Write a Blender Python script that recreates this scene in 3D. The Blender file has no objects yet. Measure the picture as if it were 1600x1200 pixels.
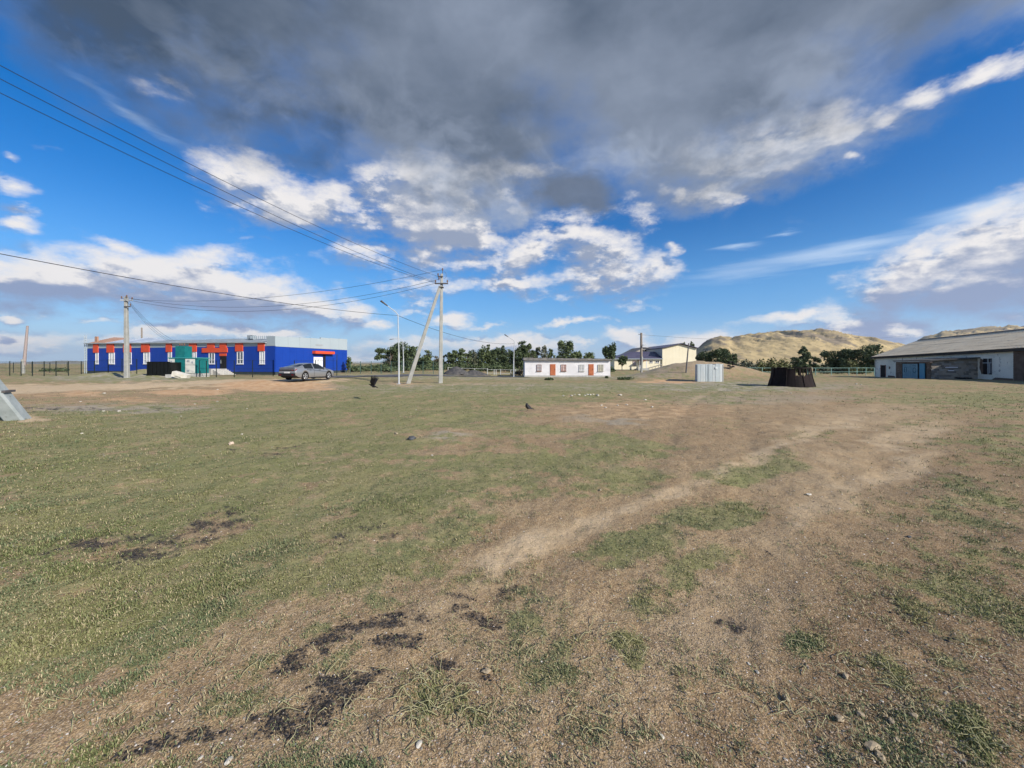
import bpy, math, random
import numpy as np
from mathutils import Vector, Matrix
random.seed(7)
rng = np.random.default_rng(7)
sc = bpy.context.scene
C = sc.collection
R = math.radians

# ------------------------------------------------------------------ camera
F, CX, HY, EYE = 603.0, 800.0, 568.0, 1.6      # focal length in pixels of the 1600 px photograph, horizon row, eye height
cam = bpy.data.cameras.new('camera'); cam_o = bpy.data.objects.new('camera', cam); C.objects.link(cam_o)
cam.sensor_width = 36; cam.lens = 36 * F / 1600; cam.shift_y = -(600 - HY) / 1600
cam.clip_start = 0.05; cam.clip_end = 40000
cam_o.location = (0, 0, EYE); cam_o.rotation_euler = (R(90), 0, 0)
sc.camera = cam_o

# ------------------------------------------------------------------ light, exposure
SUN_DIR = Vector((0.70, -0.50, 0.50)).normalized()     # towards the sun
elev = math.asin(SUN_DIR.z); azim = math.atan2(SUN_DIR.x, SUN_DIR.y)
sl = bpy.data.lights.new('sun', 'SUN'); sl.energy = 4.8; sl.angle = R(0.6); sl.color = (1.0, 0.93, 0.83)
so = bpy.data.objects.new('sun', sl); C.objects.link(so); so.location = (60, -30, 60)
so.rotation_euler = SUN_DIR.to_track_quat('Z', 'Y').to_euler()
sc.view_settings.view_transform = 'Standard'; sc.view_settings.look = 'None'
sc.view_settings.exposure = 0.35; sc.view_settings.gamma = 1.0; sc.view_settings.use_curve_mapping = False
try:
    sc.cycles.max_bounces = 6; sc.cycles.transparent_max_bounces = 6; sc.cycles.volume_bounces = 0
except Exception: pass

# ------------------------------------------------------------------ node helpers
def nd(nt, typ, **kw):
    n = nt.nodes.new(typ)
    for k, v in kw.items(): setattr(n, k, v)
    return n
def lk(nt, a, b): nt.links.new(a, b)
def setin(nt, sock, v):
    if isinstance(v, bpy.types.NodeSocket): lk(nt, v, sock)
    elif v is not None: sock.default_value = v
def math_(nt, op, a, b=None, c=None, clamp=False):
    n = nd(nt, 'ShaderNodeMath', operation=op); n.use_clamp = clamp
    setin(nt, n.inputs[0], a); setin(nt, n.inputs[1], b)
    if c is not None: setin(nt, n.inputs[2], c)
    return n.outputs[0]
def vmath(nt, op, a, b=None, scale=None):
    n = nd(nt, 'ShaderNodeVectorMath', operation=op)
    setin(nt, n.inputs[0], a)
    if b is not None: setin(nt, n.inputs[1], b)
    if scale is not None: setin(nt, n.inputs['Scale'], scale)
    return n.outputs['Vector'] if op not in ('LENGTH', 'DOT_PRODUCT') else n.outputs['Value']
def noise(nt, vec, scale, detail=4, rough=0.55, out='Fac', dist=0.0):
    n = nd(nt, 'ShaderNodeTexNoise'); setin(nt, n.inputs['Vector'], vec)
    n.inputs['Scale'].default_value = scale; n.inputs['Detail'].default_value = detail
    n.inputs['Roughness'].default_value = rough; n.inputs['Distortion'].default_value = dist
    return n.outputs[out]
def mixc(nt, f, a, b, blend='MIX'):
    n = nd(nt, 'ShaderNodeMix', data_type='RGBA', blend_type=blend)
    setin(nt, n.inputs[0], f); setin(nt, n.inputs[6], a); setin(nt, n.inputs[7], b)
    return n.outputs[2]
def mixf(nt, f, a, b):
    n = nd(nt, 'ShaderNodeMix', data_type='FLOAT')
    setin(nt, n.inputs[0], f); setin(nt, n.inputs[2], a); setin(nt, n.inputs[3], b)
    return n.outputs[0]
def sstep(nt, v, lo, hi):
    n = nd(nt, 'ShaderNodeMapRange', interpolation_type='SMOOTHSTEP')
    setin(nt, n.inputs['Value'], v); setin(nt, n.inputs['From Min'], lo); setin(nt, n.inputs['From Max'], hi)
    return n.outputs['Result']
def rgb(c): return (c[0], c[1], c[2], 1.0)
def srgb(r, g, b):
    f = lambda c: (c / 255 / 12.92) if c / 255 <= 0.04045 else ((c / 255 + 0.055) / 1.055) ** 2.4
    return (f(r), f(g), f(b))

# ------------------------------------------------------------------ sky
world = bpy.data.worlds.new('World'); sc.world = world; world.use_nodes = True
def make_sky():
    nt = world.node_tree; nt.nodes.clear()
    out = nd(nt, 'ShaderNodeOutputWorld'); bg = nd(nt, 'ShaderNodeBackground')
    S = 0.1
    bg.inputs['Strength'].default_value = S
    lk(nt, bg.outputs[0], out.inputs[0])
    sky = nd(nt, 'ShaderNodeTexSky', sky_type='NISHITA'); sky.sun_disc = False
    sky.sun_elevation = elev; sky.sun_rotation = azim; sky.altitude = 500; sky.air_density = 1.0; sky.dust_density = 0.3; sky.ozone_density = 2.0
    tc = nd(nt, 'ShaderNodeTexCoord'); D = tc.outputs['Generated']
    # the density of one layer of clouds as a group: direction -> coverage
    def layer(name, blobs, warp, amp, lo, hi, nscale, stretch, generic, detail=7, rough=0.6):
        g = bpy.data.node_groups.new(name, 'ShaderNodeTree')
        g.interface.new_socket('dir', in_out='INPUT', socket_type='NodeSocketVector')
        g.interface.new_socket('density', in_out='OUTPUT', socket_type='NodeSocketFloat')
        gi = nd(g, 'NodeGroupInput'); go = nd(g, 'NodeGroupOutput'); d = gi.outputs[0]
        st = vmath(g, 'MULTIPLY', d, stretch)
        sep = nd(g, 'ShaderNodeSeparateXYZ'); lk(g, d, sep.inputs[0])
        x, y, z = sep.outputs
        yy = math_(g, 'MAXIMUM', y, 0.12)
        cmb = nd(g, 'ShaderNodeCombineXYZ')
        lk(g, math_(g, 'MULTIPLY_ADD', math_(g, 'DIVIDE', x, yy), F / 100, CX / 100), cmb.inputs[0])
        lk(g, math_(g, 'MULTIPLY_ADD', math_(g, 'DIVIDE', z, yy), -F / 100, HY / 100), cmb.inputs[1])
        wn = noise(g, st, 5.0, 7, 0.66, 'Color')
        w = vmath(g, 'SCALE', vmath(g, 'SUBTRACT', wn, (0.5, 0.5, 0.5)), scale=warp)
        w = vmath(g, 'MULTIPLY', w, (1, 1, 0))
        p = vmath(g, 'ADD', cmb.outputs[0], w)
        acc = None
        for (bx, by, rx, ry, rot, wt) in blobs:
            m = nd(g, 'ShaderNodeMapping', vector_type='TEXTURE'); lk(g, p, m.inputs[0])
            m.inputs['Location'].default_value = (bx / 100, by / 100, 0)
            m.inputs['Rotation'].default_value = (0, 0, R(rot)); m.inputs['Scale'].default_value = (rx / 100, ry / 100, 1)
            gr = nd(g, 'ShaderNodeTexGradient', gradient_type='SPHERICAL'); lk(g, m.outputs[0], gr.inputs[0])
            v = math_(g, 'MULTIPLY', gr.outputs['Fac'], wt)
            acc = v if acc is None else math_(g, 'SMOOTH_MAX', acc, v, 0.12)
        front = sstep(g, y, 0.14, 0.3)
        gen = math_(g, 'MULTIPLY', sstep(g, noise(g, st, 2.2, 3, 0.5), 0.47, 0.68), generic)
        cov = mixf(g, front, gen, acc)
        n1 = noise(g, st, nscale, detail, rough); n1 = math_(g, 'MULTIPLY_ADD', math_(g, 'SUBTRACT', noise(g, st, nscale * .38, 3, .5), .5), .55, n1)
        dd = math_(g, 'MULTIPLY_ADD', math_(g, 'SUBTRACT', n1, 0.5), amp, cov)
        dd = math_(g, 'MULTIPLY', dd, sstep(g, cov, 0.0, 0.22))
        lk(g, sstep(g, dd, lo, hi), go.inputs[0])
        return g
    def use(g, vec):
        n = nd(nt, 'ShaderNodeGroup'); n.node_tree = g; setin(nt, n.inputs[0], vec); return n.outputs[0]
    sepd = nd(nt, 'ShaderNodeSeparateXYZ'); lk(nt, D, sepd.inputs[0]); dx, dy, dz = sepd.outputs
    deck_b = [(800, -20, 900, 400, 0, 1.5), (330, -20, 640, 290, 10, 1.3), (640, 120, 330, 220, 6, 1.2), (1060, 130, 420, 230, -8, 1.2), (1500, -75, 600, 225, -8, 1.4),
              (1200, 105, 310, 125, -14, 1.0), (800, 215, 330, 130, 0, .9), (480, 150, 300, 110, 12, .8), (-200, -150, 600, 330, 0, 1.2), (1900, -200, 700, 330, 0, 1.2)]
    cum_b = [(1290, 215, 120, 40, -22, 1.1), (1180, 225, 90, 40, -10, .9), (1440, 150, 70, 26, -20, .8), (585, 262, 60, 30, 0, .8), (820, 262, 70, 26, 0, .9), (1010, 322, 40, 20, 0, .8), (990, 300, 40, 22, 10, .7), (880, 345, 70, 20, 0, .8), (300, 470, 300, 55, 4, 1), (40, 450, 260, 60, 2, 1), (1500, 480, 260, 70, -4, 1), (1400, 505, 240, 45, -3, 1), (100, 535, 260, 26, 0, .8), (110, 440, 230, 62, 5, 1), (230, 425, 200, 56, 6, 1.1), (350, 448, 220, 68, 8, 1.1), (455, 480, 170, 50, 6, 1), (60, 468, 190, 42, 5, .9), (-60, 430, 160, 60, 0, 1),
             (450, 310, 175, 66, 16, 1), (390, 290, 110, 40, 20, .8), (560, 345, 130, 50, 25, .8), (680, 330, 150, 92, 10, 1.15), (735, 365, 80, 46, 0, 1), (600, 395, 160, 44, 10, .9), (650, 290, 90, 60, 0, .8),
             (640, 440, 120, 32, 4, .8), (700, 445, 90, 28, 0, .7), (790, 300, 80, 90, 0, .8), (800, 442, 90, 28, 0, .85), (843, 382, 66, 38, -10, 1.1), (940, 372, 92, 52, 0, 1), (965, 432, 115, 56, 0, 1.1),
             (915, 405, 60, 32, 0, .9), (1005, 340, 62, 38, 10, .8), (1055, 383, 22, 18, 0, .8), (1115, 299, 80, 26, -4, 1), (1175, 279, 45, 22, 0, .9), (1055, 302, 26, 18, 0, .9),
             (1340, 243, 28, 17, 0, .8), (1033, 292, 20, 22, 0, .8), (1225, 232, 210, 58, -16, 1.15), (1110, 250, 100, 46, 0, .9), (1385, 182, 75, 28, -14, .9), (1540, 112, 120, 26, -18, .7), (1610, 92, 110, 30, -18, .7),
             (1560, 395, 170, 66, -16, 1.1), (1440, 428, 130, 46, -16, 1), (1500, 462, 230, 84, -6, 1.1), (1660, 410, 180, 140, 0, 1.1), (1390, 500, 190, 40, -6, .8), (1560, 505, 240, 46, 0, .9), (1250, 493, 130, 13, -4, .75),
             (12, 248, 40, 17, 10, .9), (18, 292, 66, 22, 14, .85), (20, 335, 50, 16, 8, .8), (22, 354, 55, 18, 6, .9), (190, 376, 88, 20, 9, .85), (415, 370, 50, 12, 3, .6), (230, 130, 110, 26, 20, .5), (275, 125, 60, 24, 30, .6), (75, 232, 80, 14, 10, .35),
             (290, 518, 170, 22, 2, .95), (150, 503, 110, 10, 0, .8), (18, 500, 40, 8, 0, .8), (60, 540, 190, 24, 0, .6), (390, 528, 120, 14, 0, .8), (85, 544, 60, 9, 0, .8), (600, 545, 160, 20, 0, .5),
             (650, 478, 66, 20, 0, .85), (700, 492, 60, 20, 0, .8), (545, 492, 60, 28, 0, 1), (590, 508, 50, 10, 0, .7), (768, 505, 52, 10, 0, .75), (890, 508, 90, 10, 0, .7), (790, 540, 130, 20, 0, .95), (840, 548, 80, 16, 0, .9), (745, 541, 70, 14, 0, .8),
             (985, 543, 62, 26, 0, 1.15), (920, 536, 46, 9, 0, .7), (1100, 540, 80, 30, -10, 1.1), (1060, 548, 80, 12, 0, .8), (1140, 532, 60, 14, 0, .8), (560, 565, 260, 14, 0, .5), (1490, 520, 90, 8, -4, .5)]
    cir_b = [(1330, 388, 420, 27, -11, 1), (1540, 328, 220, 34, -14, 1.1), (1150, 386, 66, 9, -8, .9), (1226, 362, 50, 9, -12, .9), (1200, 432, 160, 9, -6, .5), (200, 175, 230, 16, 33, .55)]
    shd_b = [(60, 462, 210, 34, 3, 1.1), (370, 486, 260, 34, 4, .9), (430, 505, 180, 22, 0, .9), (560, 375, 150, 30, 20, .7), (700, 372, 110, 22, 0, .6), (620, 300, 90, 40, 0, .5), (950, 396, 90, 22, 0, .5), (1500, 480, 260, 52, -6, 1.2), (1430, 505, 240, 40, -4, 1.2), (1640, 440, 130, 60, 0, .9), (1200, 215, 160, 30, -16, .6), (1480, 530, 220, 22, 0, .8), (40, 545, 160, 20, 0, .7), (780, 330, 60, 60, 0, .9), (800, 448, 100, 12, 0, .6), (915, 405, 50, 14, 0, .7)]
    dark_b = [(900, 302, 92, 50, 0, 1.3), (930, 318, 56, 40, 0, 1.2), (865, 300, 50, 32, 0, 1)]
    g_deck = layer('cloud_deck', deck_b, 1.6, 1.7, 0.05, 0.85, 3.4, (1, 1, 1.5), 0.5, 8, 0.58)
    g_cum = layer('cumulus', [(a, b, c * 1.22, d * 1.28, e, f) for a, b, c, d, e, f in cum_b], 0.80, 1.85, 0.20, 0.86, 8.5, (1, 1, 2.0), 1.0, 9, 0.62)
    g_cir = layer('cirrus', cir_b, 0.35, 0.8, 0.15, 1.1, 6.0, (1, 1, 9.0), 0.0, 5, 0.5)
    g_shd = layer('cloud_shade', shd_b, 0.6, 0.7, 0.05, 0.8, 7.0, (1, 1, 2.0), 0.0, 5, 0.5)
    g_dark = layer('low_cloud', dark_b, 0.85, 1.3, 0.08, 0.75, 8.0, (1, 1, 1.6), 0.0, 6, 0.5)
    cum = use(g_cum, D)
    cum_up = use(g_cum, vmath(nt, 'NORMALIZE', vmath(nt, 'ADD', D, (0.016, -0.005, 0.030))))
    deck = use(g_deck, D)
    cir = use(g_cir, D); dark = use(g_dark, D)
    st = vmath(nt, 'MULTIPLY', D, (1, 1, 2.0))
    fine = noise(nt, st, 16.0, 7, 0.6); big = noise(nt, st, 3.0, 4, 0.5)
    fine_up = noise(nt, vmath(nt, 'ADD', st, (0.012, -0.004, 0.028)), 16.0, 7, 0.6)
    # clear sky: the Nishita sky, its blue a little deeper as the phone camera renders it
    hs = nd(nt, 'ShaderNodeHueSaturation'); hs.inputs['Saturation'].default_value = 1.5; hs.inputs['Value'].default_value = 1.08
    hs.inputs['Hue'].default_value = 0.51
    lk(nt, sky.outputs[0], hs.inputs['Color'])
    col = hs.outputs[0]
    k = 1 / S / 2 ** 0.35
    def c_(r, g, b): v = srgb(r, g, b); return (v[0] * k, v[1] * k, v[2] * k, 1)
    low = sstep(nt, dz, 0.30, 0.0)
    col = mixc(nt, math_(nt, 'MULTIPLY', sstep(nt, dz, 0.34, 0.04), 0.62), col, c_(88, 168, 240))
    col = mixc(nt, math_(nt, 'MULTIPLY', sstep(nt, dz, 0.13, -0.01), 0.85), col, c_(176, 208, 238))
    col = mixc(nt, math_(nt, 'MULTIPLY', cir, 0.95), col, c_(186, 212, 244))
    # cumulus: sunlit tops, grey-blue undersides
    rel = math_(nt, 'SUBTRACT', cum, cum_up)
    rel2 = math_(nt, 'SUBTRACT', fine, fine_up)
    lit = math_(nt, 'MULTIPLY_ADD', rel, 1.5, 0.42)
    lit = math_(nt, 'MULTIPLY_ADD', rel2, 1.7, lit)
    lit = math_(nt, 'MULTIPLY_ADD', math_(nt, 'SUBTRACT', big, 0.5), 0.8, lit)
    lit = math_(nt, 'MULTIPLY_ADD', use(g_shd, D), -0.75, lit)
    lit = math_(nt, 'ADD', lit, math_(nt, 'MULTIPLY', math_(nt, 'SUBTRACT', 1.0, cum), 0.25))
    lit = math_(nt, 'MULTIPLY', lit, 1.0, clamp=True)
    shade = mixc(nt, low, c_(152, 164, 188), c_(140, 158, 198))
    ccol = mixc(nt, sstep(nt, lit, 0.0, 1.0), shade, c_(246, 242, 240))
    col = mixc(nt, math_(nt, 'MULTIPLY', cum, 0.97), col, ccol)
    # the dark deck overhead
    dl = math_(nt, 'MULTIPLY_ADD', math_(nt, 'SUBTRACT', noise(nt, st, 2.2, 6, 0.55), 0.5), 1.7, 0.26)
    dl = math_(nt, 'MULTIPLY_ADD', dx, 0.42, dl)
    dl = math_(nt, 'MULTIPLY_ADD', math_(nt, 'SUBTRACT', 0.72, dz), 0.30, dl)
    dl = math_(nt, 'ADD', dl, math_(nt, 'MULTIPLY', math_(nt, 'SUBTRACT', 1.0, deck), 0.5))
    wsp = noise(nt, vmath(nt, 'MULTIPLY', vmath(nt, 'ADD', D, vmath(nt, 'SCALE', noise(nt, D, 3.0, 4, .5, 'Color'), scale=.35)), (1, 1, 1.6)), 4.2, 7, .58)
    dl = math_(nt, 'MULTIPLY_ADD', sstep(nt, wsp, 0.47, 0.66), math_(nt, 'MULTIPLY_ADD', sstep(nt, dz, .62, .30), .75, .10), dl, clamp=True)
    dcol = mixc(nt, dl, c_(70, 86, 106), c_(166, 178, 198))
    col = mixc(nt, math_(nt, 'MULTIPLY', deck, 0.97), col, dcol)
    dk = mixc(nt, fine, c_(86, 100, 122), c_(118, 132, 154))
    col = mixc(nt, math_(nt, 'MULTIPLY', dark, 0.93), col, dk)
    lk(nt, col, bg.inputs[0])
    world.cycles.sampling_method = 'MANUAL'; world.cycles.sample_map_resolution = 512
make_sky()

# ------------------------------------------------------------------ materials
MATS = {}
def mat(name, c1, c2=None, scale=3.0, rough=0.85, bump=0.0, bscale=40.0, metal=0.0, detail=5, c3=None, stretch=None, spec=0.3, lo=.35, hi=.65):
    """rough painted or mineral surface: colour c1 broken up by c2 (and specks of c3), fine relief"""
    if name in MATS: return MATS[name]
    m = bpy.data.materials.new(name); m.use_nodes = True; nt = m.node_tree
    b = nt.nodes['Principled BSDF']; b.inputs['Roughness'].default_value = rough; b.inputs['Metallic'].default_value = metal
    b.inputs['Specular IOR Level'].default_value = spec
    tc = nd(nt, 'ShaderNodeTexCoord'); v = tc.outputs['Object']
    if stretch: v = vmath(nt, 'MULTIPLY', v, stretch)
    col = rgb(c1)
    if c2 is not None:
        col = mixc(nt, sstep(nt, noise(nt, v, scale, detail, 0.6), lo, hi), rgb(c1), rgb(c2))
    if c3 is not None:
        col = mixc(nt, sstep(nt, noise(nt, v, scale * 3.7, 4, 0.65), 0.60, 0.70), col, rgb(c3))
    setin(nt, b.inputs['Base Color'], col)
    if bump:
        bn = nd(nt, 'ShaderNodeBump'); bn.inputs['Strength'].default_value = min(1, bump * 10); bn.inputs['Distance'].default_value = bump
        lk(nt, noise(nt, v, bscale, 4, 0.6), bn.inputs['Height']); lk(nt, bn.outputs[0], b.inputs['Normal'])
    MATS[name] = m; return m
def glassmat(name, col=(.03, .035, .04), rough=0.08):
    if name in MATS: return MATS[name]
    m = bpy.data.materials.new(name); m.use_nodes = True; b = m.node_tree.nodes['Principled BSDF']
    b.inputs['Base Color'].default_value = rgb(col); b.inputs['Roughness'].default_value = rough; b.inputs['Specular IOR Level'].default_value = 0.8
    MATS[name] = m; return m

# ------------------------------------------------------------------ numpy value noise
def _h(ix, iy, seed):
    n = (ix.astype(np.int64) * 374761393 + iy.astype(np.int64) * 668265263 + seed * 1442695041) & 0xFFFFFFFF
    n = ((n ^ (n >> 13)) * 1274126177) & 0xFFFFFFFF
    return ((n ^ (n >> 16)) & 0xFFFFFF) / float(0xFFFFFF)
def vnoise(x, y, seed=0):
    x = np.asarray(x, float); y = np.asarray(y, float)
    ix = np.floor(x); iy = np.floor(y); fx = x - ix; fy = y - iy
    fx = fx * fx * fx * (fx * (fx * 6 - 15) + 10); fy = fy * fy * fy * (fy * (fy * 6 - 15) + 10)
    a = _h(ix, iy, seed); b = _h(ix + 1, iy, seed); c = _h(ix, iy + 1, seed); d = _h(ix + 1, iy + 1, seed)
    return (a * (1 - fx) + b * fx) * (1 - fy) + (c * (1 - fx) + d * fx) * fy
def fbm(x, y, octv=4, seed=0, gain=0.5):
    s = 0; a = 1; t = 0
    x = np.asarray(x, float); y = np.asarray(y, float)
    for i in range(octv):
        xr = x * 0.8 - y * 0.6 + i * 17.3; yr = x * 0.6 + y * 0.8 - i * 9.1
        s = s + a * vnoise(xr, yr, seed + i); t += a; a *= gain; x = xr * 2.03; y = yr * 2.03
    return s / t
def sm(a, b, x):
    t = np.clip((np.asarray(x, float) - a) / (b - a), 0, 1); return t * t * (3 - 2 * t)

# ------------------------------------------------------------------ terrain
def terrain(x, y):
    x = np.asarray(x, float); y = np.asarray(y, float)
    r = np.sqrt(x * x + y * y)
    z = -0.42 * sm(36, 62, y) * sm(-16, 4, x)
    z = z + 0.12 * sm(28, 35, y) * (1 - sm(-15, -7, x))
    z = z + (fbm(x * 0.9, y * 0.9, 4, 3) - 0.5) * 0.10 * sm(0.5, 7, r) * (1 - sm(60, 200, r))
    z = z + (fbm(x * 5, y * 5, 3, 9) - 0.5) * 0.030 * (1 - sm(14, 30, r))
    z = z + (fbm(x * 0.13, y * 0.13, 3, 21) - 0.5) * 0.30 * sm(14, 40, r) * (1 - sm(40, 70, r)) * (1 - sm(-14, 8, x))
    # shallow wheel ruts of the dirt track
    c = 0.62 * (y - 2.0) + 0.4 * np.sin(y * .3); q = x - c * 1.0
    z = z - 0.02 * (np.exp(-((q - 0.9) / .28) ** 2) + np.exp(-((q + 0.75) / .28) ** 2)) * sm(1.5, 4, y) * (1 - sm(24, 32, y))
    # the big earth mound behind the sheet iron shed, spoil heaps by the fence
    dx = x - 22.6; dy = y - 46.5
    mm = 1.95 * np.exp(-np.abs(dx / 6.6) ** 2.3) * np.exp(-np.abs(dy / 5.2) ** 2.4)
    z = z + mm * (1 + 0.22 * (fbm(x * .8, y * .8, 4, 5) - .5))
    for (hx, hy, h, sx, sy) in ((13.6, 38.5, .16, 2.6, 1.0), (-45.5, 43.2, .42, 3.6, 1.3), (-41, 42.6, .22, 2.2, 1.0), (-38.2, 41.6, .25, 3.0, 1.0), (-50, 51.6, .9, 4.4, 2.2),
                                (-23.5, 37.6, .20, 2.2, .8), (-19.5, 29.4, .18, 4.5, 1.3), (-24.5, 27.0, .15, 3.8, 1.2), (3.0, 20.4, .10, 2.6, 1.2), (-31, 33.5, .1, 4, 1.2)):
        z = z + h * np.exp(-((x - hx) / sx) ** 2 - ((y - hy) / sy) ** 2) * (0.75 + 0.5 * fbm(x * 1.6, y * 1.6, 3, 31))
    z = z - 0.5 * sm(90, 300, r)
    return z
def T(x, y): return float(terrain(np.array([x]), np.array([y]))[0])
def P(px, py, Y):
    """the world point at distance Y seen at photograph pixel (px, py)"""
    return Vector(((px - CX) / F * Y, Y, EYE + (HY - py) / F * Y))
_TS = 1.0 * 1.004 ** np.arange(1500)
def G(px, py):
    """the ground point seen at a pixel"""
    k = (px - CX) / F; s = (HY - py) / F; t0 = EYE / max(-s, 1e-3); ts = _TS[(_TS > t0 * .55) & (_TS < t0 * 1.6)]
    hit = np.nonzero(EYE + s * ts <= terrain(k * ts, ts))[0]
    t = float(ts[hit[0]]) if len(hit) else float(t0)
    return Vector((k * t, t, T(k * t, t)))
def onG(px, Y):
    x = (px - CX) / F * Y; return Vector((x, Y, T(x, Y)))

# ------------------------------------------------------------------ mesh building
W = {}                                                       # world origin used by each object's mesh
class MB:
    def __init__(s): s.v = []; s.f = []; s.m = []; s.sm = []
    def add(s, vs, fs, mi=0, smooth=False):
        o = len(s.v); s.v += [tuple(q) for q in vs]; s.f += [tuple(i + o for i in f) for f in fs]; s.m += [mi] * len(fs); s.sm += [smooth] * len(fs)
    def hexa(s, p, mi=0):        # p: eight corners, bottom 0-3, top 4-7
        s.add(p, [(3, 2, 1, 0), (4, 5, 6, 7), (0, 1, 5, 4), (1, 2, 6, 5), (2, 3, 7, 6), (3, 0, 4, 7)], mi)
    def box(s, c, d, rz=0, mi=0, ax=None):
        """centre c, size d, axes turned by rz"""
        c = Vector(c)
        if ax is None: X = Vector((math.cos(rz), math.sin(rz), 0)); Y = Vector((-math.sin(rz), math.cos(rz), 0)); Z = Vector((0, 0, 1))
        else: X, Y, Z = ax
        X, Y, Z = X * d[0] / 2, Y * d[1] / 2, Z * d[2] / 2
        s.hexa([c - X - Y - Z, c + X - Y - Z, c + X + Y - Z, c - X + Y - Z, c - X - Y + Z, c + X - Y + Z, c + X + Y + Z, c - X + Y + Z], mi)
    def tube(s, pts, rad, n=6, mi=0, smooth=True, cap=True):
        pts = [Vector(p) for p in pts]; rings = []
        for i, p in enumerate(pts):
            t = (pts[min(i + 1, len(pts) - 1)] - pts[max(i - 1, 0)]).normalized()
            u = t.cross(Vector((0, 0, 1))); u = u.normalized() if u.length > 1e-3 else Vector((1, 0, 0)); w = u.cross(t)
            r = rad[i] if hasattr(rad, '__len__') else rad
            rings.append([p + (u * math.cos(a) + w * math.sin(a)) * r for a in (2 * math.pi * (k + .5) / n for k in range(n))])
        vs = [q for g in rings for q in g]; fs = []
        for i in range(len(pts) - 1):
            for k in range(n): fs.append((i * n + k, i * n + (k + 1) % n, (i + 1) * n + (k + 1) % n, (i + 1) * n + k))
        s.add(vs, fs, mi, smooth)
        if cap: s.add(rings[0], [tuple(range(n - 1, -1, -1))], mi); s.add(rings[-1], [tuple(range(n))], mi)
    def prism(s, base, top, mi=0, smooth=False):
        n = len(base); s.add(list(base) + list(top), [(i, (i + 1) % n, n + (i + 1) % n, n + i) for i in range(n)] + [tuple(range(n - 1, -1, -1)), tuple(range(n, 2 * n))], mi, smooth)
    def build(s, name, mats, parent=None, origin=None):
        if not isinstance(mats, (list, tuple)): mats = [mats]
        if parent is not None: org = W[parent.name]
        elif origin is not None: org = Vector(origin)
        else:
            a = np.array(s.v); org = Vector(((a[:, 0].min() + a[:, 0].max()) / 2, (a[:, 1].min() + a[:, 1].max()) / 2, a[:, 2].min()))
        me = bpy.data.meshes.new(name); a = np.array(s.v, float) - np.array(org)
        me.from_pydata(a.tolist(), [], s.f)
        for m in mats: me.materials.append(m)
        me.polygons.foreach_set('material_index', s.m); me.polygons.foreach_set('use_smooth', s.sm); me.update()
        o = bpy.data.objects.new(name, me); C.objects.link(o); W[o.name] = org
        if parent is not None: o.parent = parent
        else: o.location = org
        return o
def npmesh(name, v, f, mats, parent=None, origin=(0, 0, 0), smooth=False, tris=True):
    """v (n,3), f (m,3 or 4) numpy arrays as one mesh"""
    me = bpy.data.meshes.new(name); k = f.shape[1]
    org = np.array(W[parent.name] if parent is not None else origin, float)
    me.vertices.add(len(v)); me.vertices.foreach_set('co', (v - org).astype(np.float32).ravel())
    me.loops.add(f.size); me.loops.foreach_set('vertex_index', f.astype(np.int32).ravel())
    me.polygons.add(len(f)); me.polygons.foreach_set('loop_start', np.arange(0, f.size, k, dtype=np.int32))
    me.polygons.foreach_set('loop_total', np.full(len(f), k, dtype=np.int32))
    if smooth: me.polygons.foreach_set('use_smooth', np.ones(len(f), dtype=bool))
    for m in (mats if isinstance(mats, (list, tuple)) else [mats]): me.materials.append(m)
    me.update(calc_edges=True)
    o = bpy.data.objects.new(name, me); C.objects.link(o); W[o.name] = Vector(org)
    if parent is not None: o.parent = parent
    else: o.location = org
    return o
def vattr(o, name, arr):
    a = o.data.attributes.new(name, 'FLOAT_COLOR', 'POINT'); a.data.foreach_set('color', np.ascontiguousarray(arr, dtype=np.float32).ravel())
def thing(name, label, cat, loc, rz=0, group=None, local=False):
    o = bpy.data.objects.new(name, None); C.objects.link(o); o.location = loc; o.rotation_euler = (0, 0, rz); o.empty_display_size = .2
    W[o.name] = Vector((0, 0, 0)) if local else Vector(loc)
    tag(o, label, cat, group); return o
def tag(o, label, cat, group=None):
    o['label'] = label; o['category'] = cat
    if group: o['group'] = group
    return o
def kind(o, k): o['kind'] = k; return o
def inst(src, name, loc, parent, rz=0):
    """another child of parent that shares src's mesh; loc is in world coordinates"""
    c = src.copy(); c.name = name; C.objects.link(c); c.parent = parent; c.location = Vector(loc) - W[parent.name]; c.rotation_euler = (0, 0, rz); W[c.name] = W[parent.name]
    return c

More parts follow.
